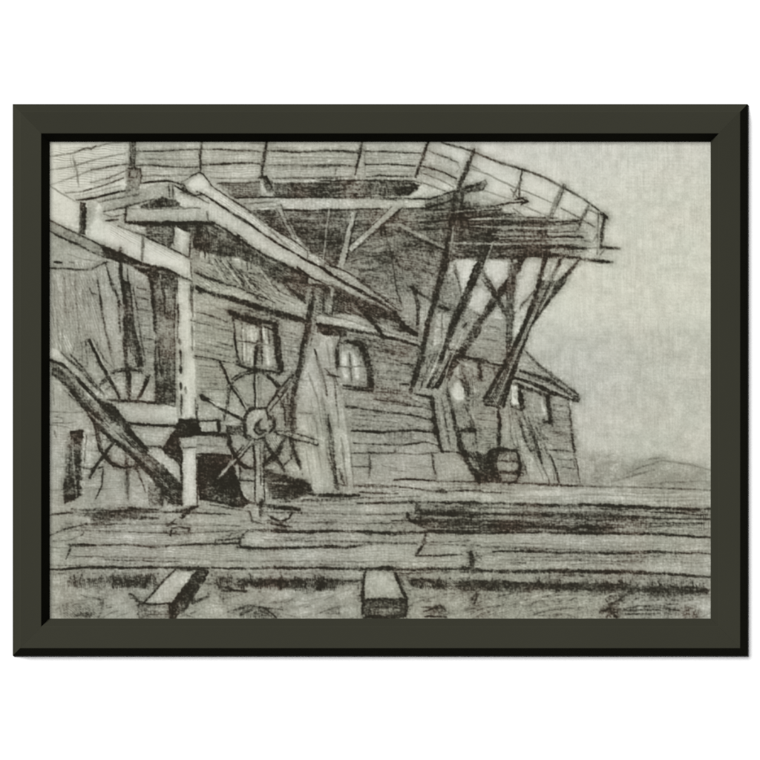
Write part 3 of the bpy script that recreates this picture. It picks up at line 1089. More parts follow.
STROKES_OVER = """
@190,345,5.4286
p 165 .9 3 300,400 308,372 330,352 365,343 395,348 414,372 420,410 418,450 402,492 365,512 328,494 306,455
p 172 .9 2 95,296 200,322 292,368 290,398 180,345
p 178 .9 2 60,415 142,413 146,465 60,470
p 45 .9 3 0,398 46,408 48,492 0,492
p 72 .88 2 195,440 266,440 270,487 195,490
p 175 .92 2 470,458 560,478 690,518 692,542 570,516 480,482
p 150 .7 6 410,510 540,520 600,680 480,700 400,640
p 168 .92 2 500,568 530,590 615,692 600,715 560,692 490,604
p 165 .92 2 364,540 394,540 396,760 368,760
h 60 .6 2 60 395,500 530,495 470,590 425,570
h 110 .5 2.2 2 60,160 200,170 250,300 60,300
s 3 175 .85 170,425 272,418
s 3 44 .85 350,458 362,428 388,404
s 4 42 .85 368,432 376,462 412,472
s 2.2 48 .8 352,470 372,486 398,480
s 2 182 .8 325,470 340,425 372,385
s 2.2 54 .88 428,402 452,410 462,432 455,458 438,470
s 2.4 44 .9 302,470 298,405 312,366 345,345 412,344 418,376
s 3 46 .88 288,442 303,490 328,502
s 2.4 46 .88 478,482 560,512 640,532 692,542
s 1.4 66 .85 460,464 540,472 600,492 690,516
s 4 46 .9 405,510 435,560 470,604 512,684
s 3.8 42 .92 522,498 480,570 400,656
s 3.4 46 .9 545,508 575,590 602,672
s 2.2 50 .88 345,540 350,600 356,760
s 2 56 .88 402,545 408,640
s 2 50 .88 322,536 262,600 235,640
s 2.6 56 .85 205,500 214,560 240,592
s 2.6 50 .85 252,630 300,668 345,672
s 3 44 .88 151,408 157,482
s 1.6 60 .85 50,414 146,406
s 4.6 42 .9 48,482 140,488 192,487
s 2.4 50 .85 245,190 300,157 346,150
s 3.8 46 .88 420,168 468,214 490,250
s 1.2 110 .8 366,165 362,340
s 1.2 120 .8 388,160 380,335
s 3.8 40 .9 60,288 88,300
s 1.6 90 .8 210,250 205,320
s 1.8 100 .7 500,280 530,380 520,460
s 2 120 .7 430,280 500,330 470,400
s 1.2 110 .7 20,70 170,92
s 1.2 125 .7 40,190 200,196
s 1.2 125 .7 40,130 170,140
@60,320,6.3333
s 3.4 44 .9 187,122 230,230 290,340 340,412 378,512
s 2.8 58 .88 325,338 380,326 440,315 525,322
s 2 80 .8 300,345 262,390 248,425
s 3.4 52 .88 438,320 435,500
s 3.2 50 .88 550,362 525,430 490,497
s 2.4 160 .8 456,335 456,490
s 4 58 .85 442,0 480,130 522,290
s 4 60 .85 412,90 420,305
s 1.5 105 .8 220,130 270,240 332,302
s 1.5 110 .7 290,60 340,300
s 2.2 56 .88 300,505 480,515 620,532
s 2.4 88 .8 60,215 160,330 270,460
s 2 120 .7 100,430 140,450
h 70 .6 2 85 385,0 470,0 515,290 440,300 415,200
h 110 .5 2.6 10 520,0 590,0 590,330 540,330
h 120 .4 3 86 0,0 190,0 260,300 150,300
@420,360,5.4286
p 150 .92 4 72,512 222,512 300,655 92,655
p 148 .9 5 275,260 420,265 420,500 300,505
p 150 .7 4 70,180 190,200 215,500 120,492
p 138 .85 4 188,226 270,226 290,330 205,320
p 142 .85 3 228,395 312,400 312,492 240,492
p 192 .95 4 170,150 200,120 236,150 246,212 206,226 174,200
p 142 .95 3 430,495 525,495 541,550 541,612 525,662 430,662 412,600 416,540
p 168 .9 2 450,562 522,562 522,602 450,602
p 60 .85 4 375,505 425,495 430,655 395,630
p 202 .95 2 500,140 530,140 536,240 500,240
h 70 .6 2 60 235,500 380,500 420,660 310,660
h 105 .55 2.2 88 80,200 180,220 210,490 125,485
h 100 .5 2.2 3 290,260 410,265 410,480 310,480
h 105 .5 2.2 86 235,400 310,400 310,490 240,490
h 120 .4 2.4 80 440,300 520,300 600,640 560,650
s 7 44 .88 382,500 374,560 398,620 432,655
s 4 42 .92 385,492 450,489 528,495
s 3 48 .9 440,613 542,610
s 3.4 54 .88 530,500 546,560 538,625
s 1.8 78 .85 445,550 520,548
s 3 160 .85 450,635 520,634
s 2 80 .85 415,666 540,668
s 6 48 .88 242,502 300,582 372,662
s 5 58 .85 312,508 352,560 372,622
s 3 142 .8 268,538 330,605
s 3.2 54 .88 148,150 188,330 216,502
s 2 88 .85 242,240 290,340 312,482
s 1.6 88 .8 105,385 202,390
s 3.2 48 .88 225,383 302,383
s 1.2 100 .7 292,320 410,332
s 1.2 105 .7 290,290 402,292
s 1.2 105 .7 310,370 415,376
s 1.2 110 .7 310,420 415,420
s 2.6 70 .85 540,330 570,420 602,492
s 2.8 64 .85 600,370 632,460 662,562
s 2 92 .8 560,300 650,440
s 5 44 .88 541,170 556,272
s 4.4 190 .9 656,220 680,292
s 5 44 .88 695,200 711,335
s 2.2 48 .85 668,336 712,342
s 3 60 .8 320,40 336,110
s 3 78 .8 200,0 180,60 150,120
s 2.4 76 .8 262,120 272,180
s 4.2 42 .92 60,200 82,330 92,400
s 4 46 .88 92,400 108,470 125,500
@380,220,5.4286
p 132 .85 8 0,250 120,180 330,180 300,330 240,460 110,400 60,400 0,380
p 132 .88 4 340,290 392,285 442,430 400,560 385,660 250,745 215,740 300,420
p 152 .85 4 105,390 280,400 240,600 150,560
p 176 .9 2 216,470 282,450 240,600 210,590
p 175 .9 3 312,505 382,500 380,640 285,685
p 152 .85 4 590,565 682,570 682,722 470,715
p 150 .75 5 420,560 500,480 540,510 460,640 400,700
p 196 .95 2 400,218 525,218 442,412
p 196 .95 2 580,222 690,217 700,300 632,388 572,290
p 192 .92 2 510,350 600,402 600,450 540,510 482,480
p 190 .9 2 740,380 760,380 760,600 730,650
h 90 .6 2.1 8 340,300 395,300 440,430 390,560 330,470
h 85 .6 2.1 10 0,60 340,150 300,330 100,380 60,180
h 80 .55 2.1 80 240,60 360,60 340,300 290,340
h 100 .5 2.2 5 590,570 680,575 680,720 480,712
h 110 .5 2.4 -50 410,560 500,480 530,500 440,650
h 105 .5 2.2 85 110,395 270,400 240,590 150,560
s 4.5 48 .88 180,362 208,470 200,565
s 4 46 .85 170,362 200,385
s 3 62 .85 200,390 282,436
s 3.8 46 .88 322,470 378,490
s 1.6 80 .8 340,520 335,640
s 1.5 100 .7 300,580 380,590
s 1.3 82 .8 410,230 428,350 445,420
s 4.4 66 .88 560,282 622,392
s 5 64 .88 625,410 692,522
s 6 56 .88 760,268 700,330 620,430 530,560 435,705
s 2.6 74 .85 692,340 692,760
s 2.6 80 .8 714,200 722,500 712,700
s 4 110 .6 704,230 706,600
s 7 50 .9 387,0 372,120 345,260 300,430 262,560 225,745
s 2 130 .7 400,40 375,200
s 6 52 .9 640,0 590,140 530,300 450,430 395,560 335,750
s 1.8 150 .8 612,120 572,250
s 1.5 90 .8 490,485 550,512
s 1.4 90 .75 600,575 650,590
s 1.4 100 .75 560,640 650,660
s 2.4 56 .8 470,560 455,580
s 4 50 .85 380,700 440,715
s 1.6 70 .8 45,150 75,260 95,400 110,450
s 3.4 168 .88 130,45 240,95 345,148
s 1.6 52 .85 140,70 240,115 340,162
s 2 60 .8 395,190 440,208 500,200
s 1.5 100 .8 395,170 420,190 450,195
h 55 .6 2 2 400,60 600,60 560,190 400,190
@0,0,1
p 158 .7 7 585,466 600,458 618,462 640,466 655,460 690,463 711,470 711,487 585,486
p 142 .5 10 592,462 612,458 608,474 594,478
h 110 .45 2.4 3 60,520 250,530 240,560 60,560
h 120 .4 2.6 1 250,520 400,520 460,540 440,565 250,560
h 120 .4 2.6 1 460,535 711,540 711,568 460,565
h 110 .45 2.4 2 50,148 128,142 120,180 60,190
h 115 .45 2.4 0 130,150 420,150 440,176 130,176
h 105 .4 2.6 70 50,262 100,262 100,350 50,350
h 120 .4 2.2 31 110,215 180,240 180,262 110,235
h 110 .4 2.2 32 225,190 400,300 400,320 215,205
h 112 .45 2.4 20 200,265 300,290 300,305 200,285
s 2.2 120 .7 612,482 640,474 655,470
s 2 50 .8 232,322 234,318 262,326 278,332
s 4 44 .9 230,312 243,318 274,324
s 6.4 44 .9 274.5,324 277,343 281,371
s 2.4 48 .9 237,365 254,370 280,373
s 3 190 .8 247,328 248,362
s 4.5 190 .8 256,334 252,364
s 5 182 .8 265,340 270,364
s 1.4 70 .9 242,322 243,364
s 1.5 60 .9 261,328 262,364
s 2.4 46 .9 257,341 254,368
s 6 44 .92 349,341 361,345 366,356 371,372 372,388
s 2.2 56 .9 343,386 372,391
s 8 192 .75 343,354 346,374
s 7 190 .75 352,354 357,376
s 1.4 90 .9 349,352 352,380
s 1.3 100 .8 340,366 362,366
s 2.2 60 .85 336,349 338,366
s 4 44 .88 384,338 378,328 356,303
@180,130,4.75
s 2.6 186 .85 205,622 250,680 292,745
s 1.3 66 .85 220,612 262,670 305,738
s 2.4 180 .85 300,690 350,762
s 1.2 70 .8 316,684 368,760
s 1.4 60 .85 250,640 300,700
s 2 182 .8 150,620 215,720
s 1.2 72 .8 165,612 228,710
s 1.6 62 .85 78,680 130,705 180,712 240,738
s 1.4 84 .8 330,610 420,690 470,760
s 1.4 88 .8 400,660 450,720
s 2 180 .8 372,650 430,730
s 1.4 60 .85 455,690 560,702
s 1.2 90 .7 560,410 760,400
s 1.4 66 .8 540,430 760,425
s 2.2 140 .7 560,455 760,452
s 1.4 60 .8 560,490 760,480
s 1.4 66 .7 600,540 760,530
s 1.3 66 .7 620,575 745,570
s 1.2 100 .8 300,350 470,340
s 1.2 120 .7 340,395 520,560
@320,130,4.75
s 1.6 54 .85 0,420 110,415
s 2 130 .75 0,450 90,452
s 1.4 60 .8 0,490 100,485
s 1.8 120 .7 430,395 610,385
s 1.4 50 .8 460,470 600,470
s 1.6 128 .6 450,500 590,520
s 1.4 66 .8 250,560 320,545
s 1.4 66 .8 210,600 330,590
s 1.4 80 .8 190,630 340,625
s 1.3 75 .8 360,600 480,620 590,660
s 1.3 84 .8 370,640 570,690
s 1.3 90 .8 400,580 590,610
@460,130,4.75
s 1.8 160 .75 40,425 160,420
s 1.8 150 .75 200,470 420,462
s 2 165 .8 440,462 560,452
s 2.2 168 .8 430,490 590,492
s 2 165 .8 600,535 660,538
s 2 158 .8 440,535 640,540
s 1.8 150 .7 150,495 400,495
s 2 150 .7 130,540 400,538
s 2 160 .8 440,580 580,585
s 2.4 172 .8 590,592 700,604
s 1.6 60 .85 430,512 590,512
@180,280,4.75
s 1.3 84 .85 80,150 130,163 235,205
s 1.2 105 .8 75,190 235,225
s 1.2 100 .8 75,290 240,330
s 1.2 110 .8 80,330 265,370
s 1.3 100 .8 90,405 200,415
s 1.3 95 .8 85,460 220,466
s 1.3 105 .8 85,515 215,522
s 1.2 95 .8 480,260 575,285
s 1.2 92 .8 490,330 565,345
s 1.2 100 .8 500,380 560,390
s 2 195 .7 30,60 42,620
s 1.6 110 .7 600,300 585,400
@320,280,4.75
s 1.3 84 .85 240,330 470,372
s 1.3 90 .85 245,380 430,412
s 1.3 90 .8 250,425 430,440
s 1.3 94 .8 250,462 380,474
s 1.4 80 .85 255,510 415,530
s 1.2 110 .8 130,560 400,590
s 1.2 110 .8 150,660 420,680
s 1.2 110 .8 150,690 500,700
s 1.3 100 .7 160,640 300,645
@0,0,1
s 2.2 160 .6 72,440 76,500
s 5 66 .45 68,435 66,495
s 1.4 70 .8 86,436 84,470
s 1.2 110 .8 52,424 75,422
s 1.6 100 .75 46,516 90,510 130,508
h 80 .5 2 84 60,578 160,576 160,590 60,592
s 1.4 66 .8 105,560 180,562
s 2 72 .75 228,612 250,606 282,610
s 1.6 66 .8 240,616 262,606 276,617
s 1.6 70 .8 424,612 440,606 450,614
s 1.8 60 .8 600,612 640,606 680,611
s 1.6 66 .8 606,600 616,612 606,617
s 1.4 90 .8 470,612 520,600 560,602
s 1.4 100 .8 480,596 540,592
s 1.8 172 .7 500,605 560,597 600,598
s 1.3 80 .8 620,585 700,590
s 1.6 90 .75 300,500 420,497
@190,345,5.4286
s 2.4 150 .8 366,560 366,760
s 1.4 66 .85 380,545 384,760
s 2.6 172 .85 500,560 600,700
s 1.8 170 .8 440,530 500,640
s 2 168 .8 418,520 470,600
s 2 176 .85 345,515 250,620 160,715
s 2 172 .85 455,340 520,262 560,215
s 1.8 172 .8 182,110 240,235 300,335
s 1.8 176 .8 362,170 362,335
s 1.6 60 .85 560,560 545,620 500,665
s 1.4 70 .85 545,385 560,470 550,540
s 1.6 70 .8 205,255 196,330 190,400
@60,320,6.3333
s 1.6 172 .8 200,118 245,225 305,335 355,405
s 1.4 70 .85 345,700 330,760
@420,360,5.4286
p 158 .6 3 445,500 515,500 530,560 515,600 445,600
s 2.6 46 .9 428,494 416,540 414,590 430,640 440,662
s 2.4 46 .9 524,496 540,530 544,575 536,630 520,662
s 1.8 50 .9 436,497 470,488 524,497
s 1.8 50 .85 440,662 480,670 520,662
s 1.6 56 .85 418,545 470,556 543,548
s 1.6 56 .85 420,610 470,620 540,610
s 1.6 180 .8 480,510 482,545
s 1.6 178 .8 480,570 482,605
s 2 176 .7 100,225 150,480
s 1.3 70 .8 120,210 165,480
s 2 172 .7 275,240 295,320
s 3 160 .75 205,0 320,60
s 1.6 150 .8 455,60 385,200
s 1.6 145 .8 480,80 415,235
s 1.4 46 .85 500,70 440,240
@0,0,1
s 3.4 200 .9 243,330 245,361
s 3.4 202 .9 251,332 252,345
s 3 198 .85 251,349 252,363
s 3.4 200 .9 266,341 268,363
s 2.4 194 .85 263,328 264,338
s 4 202 .85 344,356 346,376
s 4 200 .85 354,356 358,378
s 1.2 80 .85 349,354 352,380
s 1.1 90 .8 341,366 363,367
s 1.6 180 .75 440,395 448,368 462,335
s 1.6 176 .75 428,382 445,340
s 1.6 172 .75 434,386 452,352
s 1.4 168 .75 545,290 528,330 508,375
s 1.3 165 .75 560,272 540,312
s 1.5 176 .7 330,198 323,262
s 3 46 .9 229,311 243,317 275,324
s 1.8 52 .85 233,316 236,346 240,364
s 1.3 84 .85 240,341 262,344 274,345
s 6 178 .45 318,350 324,400 328,470
s 5 180 .45 342,395 346,440 350,484
s 2 70 .8 214,545 216,540 244,538
s 1.6 60 .8 365,608 404,608
s 1.4 64 .8 366,602 404,602
s 1.8 150 .75 472,219 545,219
s 1.8 158 .8 470,226 575,229
s 2 165 .8 500,238 585,239
s 1.8 150 .75 448,243 520,244
s 1.6 155 .7 452,212 500,208
s 1.5 150 .7 372,196 430,197
s 1.6 140 .6 300,218 425,220
s 1.4 60 .8 52,514 150,511 230,515
s 1.3 84 .8 70,530 180,534 250,530
s 1.3 90 .8 130,524 240,526
s 1.5 80 .8 262,512 380,515 420,512
s 1.3 90 .8 270,522 410,524
s 1.5 88 .8 265,540 400,543 470,541
s 1.3 100 .8 60,556 200,559
s 1.3 105 .75 210,561 455,562
s 1.4 92 .8 480,547 640,552 711,551
s 1.3 98 .8 500,560 700,563
s 3.4 128 .45 592,476 604,464 616,462
s 3 132 .4 596,482 610,470
s 2 122 .6 618,478 640,468 662,461 690,464 711,470
s 2.2 125 .45 640,484 711,481
@40,280,4.75
s 4 138 .75 100,420 200,530 270,610 350,700 400,760
s 2 160 .7 120,425 230,550 300,620
s 2 165 .65 290,650 350,720 390,770
@40,400,4.75
s 3.5 140 .75 230,60 330,150 420,225 520,310
s 2 165 .65 300,110 380,185 460,250
s 2.4 52 .85 350,200 320,235 275,300 235,368
s 1.6 165 .8 358,208 290,305 245,368
s 2 62 .85 300,330 290,410 262,470
s 2 66 .85 300,320 250,330 200,325
s 1.8 70 .85 450,310 480,380 500,440
s 2 60 .85 265,130 278,220 300,262 340,300 400,322 470,312
@320,130,4.75
s 3 120 .55 10,270 200,268 340,272
s 2 138 .5 10,295 150,292 330,296
s 2 130 .5 360,262 430,262
@190,345,5.4286
s 3 168 .85 175,110 240,235 305,340
s 2 48 .85 163,92 228,232 298,345
s 3 170 .85 548,185 480,262 430,345
s 2 50 .85 560,158 470,255 415,345
s 1.6 56 .85 530,235 430,362
s 2 60 .8 235,200 214,262 205,330
s 2 60 .8 470,262 515,350 520,430
s 2 56 .85 212,490 225,560 262,630 320,668
s 2 56 .85 500,560 460,620 410,655
"""
AMBIENT, SUN, PAPER_LIGHT, EXPO = 0.05, 4.6, 2.9, 1.3

MM = 0.001                       # one unit of the sheet is one millimetre
RES = 1024.0 / 760.0             # drawing samples per millimetre
X0, Y0, X1, Y1 = 40, 132, 722, 630
W = int((X1 - X0) * RES) + 1
H = int((Y1 - Y0) * RES) + 1
rng = np.random.default_rng(11)


def value_noise(sx, sy, seed):
    """smooth noise 0..1 over the sheet, features sx by sy mm"""
    r = np.random.default_rng(seed)
    gx, gy = int((X1 - X0) / sx) + 3, int((Y1 - Y0) / sy) + 3
    g = r.random((gy, gx))
    u = np.linspace(0, (X1 - X0) / sx, W)
    v = np.linspace(0, (Y1 - Y0) / sy, H)
    iu, iv = u.astype(int), v.astype(int)
    fu, fv = u - iu, v - iv
    fu, fv = fu * fu * (3 - 2 * fu), fv * fv * (3 - 2 * fv)
    a = g[iv][:, iu] * (1 - fu) + g[iv][:, iu + 1] * fu
    b = g[iv + 1][:, iu] * (1 - fu) + g[iv + 1][:, iu + 1] * fu
    return a * (1 - fv[:, None]) + b * fv[:, None]


PX, PY = np.meshgrid(X0 + np.arange(W) / RES, Y0 + np.arange(H) / RES)
# hand wobble: the coordinates themselves waver a little
PX = PX + (value_noise(14, 14, 1) - .5) * 1.1 + (value_noise(3, 3, 2) - .5) * .45
PY = PY + (value_noise(14, 14, 3) - .5) * 1.1 + (value_noise(3, 3, 4) - .5) * .45
G1, G2, G3 = value_noise(1.0, 1.0, 5), value_noise(2.3, 2.3, 6), value_noise(8, 8, 7)
PRESS = value_noise(12, 12, 10)                                 # how hard the hand presses
GH, GV = value_noise(4.5, .9, 8), value_noise(.9, 4.5, 9)
GRAIN = .3 * G1 + .25 * G2 + .15 * G3 + .15 * GH + .15 * GV
GRAIN = np.clip((GRAIN - .5) * 1.7 + .5, 0, 1)                  # tooth of the paper, mean .5
tone = np.full((H, W), 190.0)


def window(pts, pad):
    xs, ys = pts[:, 0], pts[:, 1]
    i0 = max(0, int((xs.min() - pad - X0) * RES)); i1 = min(W, int((xs.max() + pad - X0) * RES) + 2)
    j0 = max(0, int((ys.min() - pad - Y0) * RES)); j1 = min(H, int((ys.max() + pad - Y0) * RES) + 2)
    return (slice(j0, j1), slice(i0, i1)) if i1 > i0 and j1 > j0 else None


def seg(px, py, a, b):
    dx, dy = b - a
    l2 = dx * dx + dy * dy + 1e-9
    t = np.clip(((px - a[0]) * dx + (py - a[1]) * dy) / l2, 0, 1)
    return np.hypot(px - a[0] - t * dx, py - a[1] - t * dy), t


def polygon_mask(px, py, pts, soft):
    inside = np.zeros(px.shape, bool)
    dist = np.full(px.shape, 1e9)
    n = len(pts)
    for i in range(n):
        a, b = pts[i], pts[(i + 1) % n]
        dist = np.minimum(dist, seg(px, py, a, b)[0])
        if a[1] != b[1]:
            c = (a[1] > py) != (b[1] > py)
            inside ^= c & (px < (b[0] - a[0]) * (py - a[1]) / (b[1] - a[1]) + a[0])
    sd = np.where(inside, dist, -dist)
    t = np.clip(sd / soft + .5, 0, 1)
    return t * t * (3 - 2 * t)


def rub(v, a, soft, pts):
    w = window(pts, soft + 2)
    if w is None: return
    m = polygon_mask(PX[w] + (G2[w] - .5) * 2, PY[w] + (G3[w] - .5) * 2, pts, max(soft, 1.6)) * a
    dark = np.clip((175 - v) / 90, 0, 1)
    # rubbed charcoal is never even: it clots and it lifts
    n = (GRAIN[w] - .5) * (10 + 50 * dark) + (G3[w] - .5) * (8 + 26 * dark)
    tone[w] += (v + n - tone[w]) * m


def hatch(v, a, pitch, ang, pts):
    w = window(pts, 2)
    if w is None: return
    px, py = PX[w], PY[w]
    m = polygon_mask(px, py, pts, 2.5)
    ca, sa = math.cos(math.radians(ang)), math.sin(math.radians(ang))
    u = -px * sa + py * ca + (G3[w] - .5) * pitch * .6
    s = px * ca + py * sa
    k = np.floor(u / pitch).astype(int)
    f = u / pitch - k
    r1 = (np.sin(k * 12.9898 + pts[0, 0]) * 43758.5453) % 1
    r2 = (np.sin(k * 78.233 + pts[0, 1]) * 12543.123) % 1
    line = np.clip(1.15 - np.abs(f - .5) * (2.4 + 1.6 * r1), 0, 1)
    along = .5 + .5 * np.sin(s / (4 + 9 * r2) + r1 * 40)
    m = m * a * line * (.35 + .65 * r1) * (.45 + .55 * along) * (.3 + 1.4 * GRAIN[w])
    tone[w] += (v - tone[w]) * np.clip(m, 0, 1)


def stroke(width, v, a, pts):
    w = window(pts, width + 7)
    if w is None: return
    px, py = PX[w], PY[w]
    seglen = np.hypot(*(pts[1:] - pts[:-1]).T)
    total = seglen.sum() + 1e-6
    best = np.full(px.shape, 1e9); run = 0
    for i in range(len(pts) - 1):
        d, t = seg(px, py, pts[i], pts[i + 1])
        q = (run + t * seglen[i]) / total
        half = width * .43 * (.45 + .55 * np.sin(np.pi * np.clip(q, .02, .98)) ** .5) * (.72 + .56 * G3[w])
        best = np.minimum(best, d - half)
        run += seglen[i]
    soft = .8 if width < 3 else 1.15
    m = np.clip(.5 - best / (2 * soft), 0, 1)
    dark = v < 150
    if dark:                                     # dust around the line
        halo = np.exp(-np.clip(best, 0, 9) / (1.5 + .3 * width)) * a * (.27 if v < 90 else .17) * (.4 + 1.2 * GRAIN[w])
        tone[w] += (v - tone[w]) * np.clip(halo, 0, 1)
    tooth = (.5 + 1.0 * GRAIN[w]) if dark else (.6 + .7 * GRAIN[w])
    # charcoal skips on the grain, least where it was pressed hardest
    m = np.clip(m * a * tooth * (1.12 if dark else 1), 0, .97)
    m *= .62 + .38 * np.clip(PRESS[w] * 1.9 - .25, 0, 1)
    vv = v * .85 + (22 if width < 1.9 else 12) if dark else v
    tone[w] += (vv - tone[w]) * m


def streaks(v, a, count, length, ang, pts):
    """the grain of boards: many thin strokes, one by one, all a little different"""
    lo, hi = pts.min(0), pts.max(0)
    n = 0
    for _ in range(int(count) * 8):
        c = lo + rng.random(2) * (hi - lo)
        if polygon_mask(c[:1], c[1:], pts, .01)[0] < .5: continue
        th = math.radians(ang + rng.normal() * (1.2 if length > 30 else 5))
        L = length * (.35 + .9 * rng.random()) / 2
        d = np.array([math.cos(th), math.sin(th)])
        q = np.array([c - d * L, c + (rng.random(2) - .5) * 1.2, c + d * L])
        # stay on the board
        ok = polygon_mask(q[:, 0], q[:, 1], pts, .01) > .5
        if not ok[0]: q[0] = c - d * L * .3
        if not ok[2]: q[2] = c + d * L * .3
        stroke(.7 + 1.0 * rng.random() ** 2, v + rng.normal() * 14, a * (.45 + .75 * rng.random()), q)
        n += 1
        if n >= count: return


def draw(text):
    ops, org = [], (0, 0, 1)
    for ln in text.split('\n'):
        if not ln: continue
        if ln[0] == '@':
            org = [float(q) for q in ln[1:].split(',')]
            continue
        f = ln.split()
        k = {'p': 4, 's': 4, 'h': 5, 'g': 6}[f[0]]
        nums = [float(q) for q in f[1:k]]
        pts = np.array([[float(c) for c in q.split(',')] for q in f[k:]]) / org[2] + [org[0], org[1]]
        late = f[0] == 'p' and nums[1] >= .92 and nums[2] <= 4          # clean timbers are lifted out after the grain is in
        ops.append(('P' if late else f[0], nums, pts))
    for kind, fn in (('p', rub), ('h', hatch), ('g', streaks), ('P', rub), ('s', stroke)):
        for o in ops:
            if o[0] != kind: continue
            fn(*o[1], o[2])
            if kind == 's' and o[1][1] < 135:      # the hand goes over a line again, not quite true
                p = o[2]
                ln = np.hypot(*(p[-1] - p[0]))
                if ln < 7: continue
                for _ in range(2 if ln > 25 else 1):
                    q0, q1 = sorted(rng.random(2))
                    if q1 - q0 < .25: continue
                    n = len(p) - 1
                    ts = np.linspace(q0, q1, 4) * n
                    k = np.minimum(ts.astype(int), n - 1); f = (ts - k)[:, None]
                    off = (rng.random((4, 2)) - .5) * (.9 + .35 * o[1][0])
                    off += (rng.random(2) - .5) * (1.0 + .5 * o[1][0])
                    stroke(.7 + .35 * o[1][0] * rng.random(), o[1][1] * .95, o[1][2] * (.45 + .35 * rng.random()),
                           p[k] * (1 - f) + p[k + 1] * f + off)


draw(STROKES)
draw(STROKES_OVER)

def blur(a, r):
    """gaussian of r samples"""
    fy, fx_ = np.fft.fftfreq(H)[:, None], np.fft.rfftfreq(W)[None]
    return np.fft.irfft2(np.fft.rfft2(a) * np.exp(-2 * (np.pi * r) ** 2 * (fx_ ** 2 + fy ** 2)), s=a.shape)


# the whole sheet is worked: mottle that is strong in the half darks, weak in bare paper
tone = .85 * tone + .15 * blur(tone, 3.5)                     # smudged with the finger
wash = blur(tone, 7)
tone = tone * (1 - .15 * np.clip((186 - wash) / 120, 0, 1)) + 4 * np.clip((150 - tone) / 110, 0, 1)
near = blur(tone, 5)
amp = np.clip((190 - near) / 80, .0, 1) ** 1.2
M1, M2, M3 = value_noise(1.7, 1.3, 41), value_noise(3.6, 1.4, 42), value_noise(7, 6, 43)
M4 = value_noise(1.3, 3.6, 44)
mot = (.30 * M1 + .25 * M2 + .23 * M3 + .22 * M4 - .5)
tone += mot * (8 + 72 * amp)
tone += (value_noise(22, 14, 45) - .5) * 26 * np.clip(amp * 2, 0, 1)
# local contrast of a hard, rubbed ground
tone += .85 * (tone - blur(tone, 1.6)) + .25 * (tone - blur(tone, 8))

tone = (tone - 120) * 1.14 + 120
tone += 19 * np.exp(-((tone - 108) / 42) ** 2)

# linen: threads that come and go, across and along
t1 = value_noise(.8, 16, 21) - .5
t2 = value_noise(16, .8, 22) - .5
p1 = np.clip(value_noise(30, 26, 23) * 2.2 - .6, 0, 1)
p2 = np.clip(value_noise(26, 30, 24) * 2.2 - .6, 0, 1)
tone += t1 * (5 + 11 * p1) + t2 * (3 + 6 * p2)
tone = blur(tone, .3)
tone += (value_noise(.75, .75, 25) - .5) * 12 + (value_noise(60, 50, 26) - .5) * 4
tone = np.where(tone < 50, 50 - 20 * (1 - np.exp((tone - 50) / 20)), tone)
tone = np.clip(tone, 20, 216)

# ink tone -> colour: olive grey paper, warm black chalk with a little red in the mid darks
k = np.clip((tone - 20) / 190, 0, 1)
warm = value_noise(26, 22, 31)
red = np.clip(warm * 2 - .9, 0, 1) * np.exp(-((k - .3) / .2) ** 2)
cr = tone + 0.5 + 3.5 * np.clip(1 - k * 1.3, 0, 1) + 4.5 * red + 3 * (warm - .5)
cg = tone + 0.6 - 1.5 * red
cb = tone - 4 * np.clip(1 - k * 1.3, 0, 1) - 13.5 * np.clip(k + .3, 0, 1) - 2 * red + 6 * (value_noise(90, 80, 32) - .35) * k
srgb = np.clip(np.stack([cr, cg, cb], -1) / 255, 0, 1)
DRAW_LIN = np.where(srgb <= .04045, srgb / 12.92, ((srgb + .055) / 1.055) ** 2.4)

# ---------------------------------------------------------------- measures
FOOT = 2.6 * MM                   # straight side of the moulding, off the wall
SLOPE = math.radians(63)        # both bevels of the moulding
BEVEL = 7.9                     # their width seen from the front
DEPTH = FOOT + BEVEL * MM * math.tan(SLOPE)
CAM_D = 14.0                    # camera straight in front, a long lens
ZC = 1.5                        # height of the picture's middle above the floor


def X(px): return (px - 380) * MM
def Z(py): return (380 - py) * MM + ZC


sc = bpy.context.scene
col = sc.collection


def link_mesh(name, verts, faces, mats, parent=None, idx=None):
    me = bpy.data.meshes.new(name)
    me.from_pydata(verts, [], faces)
    for m in mats: me.materials.append(m)
    if idx: me.polygons.foreach_set('material_index', idx)
    me.update()
    o = bpy.data.objects.new(name, me)
    col.objects.link(o)
    o.parent = parent
    return o


def new_mat(name):
    m = bpy.data.materials.new(name); m.use_nodes = True
    nt = m.node_tree
    return m, nt, nt.nodes['Principled BSDF']


# ---------------------------------------------------------------- materials


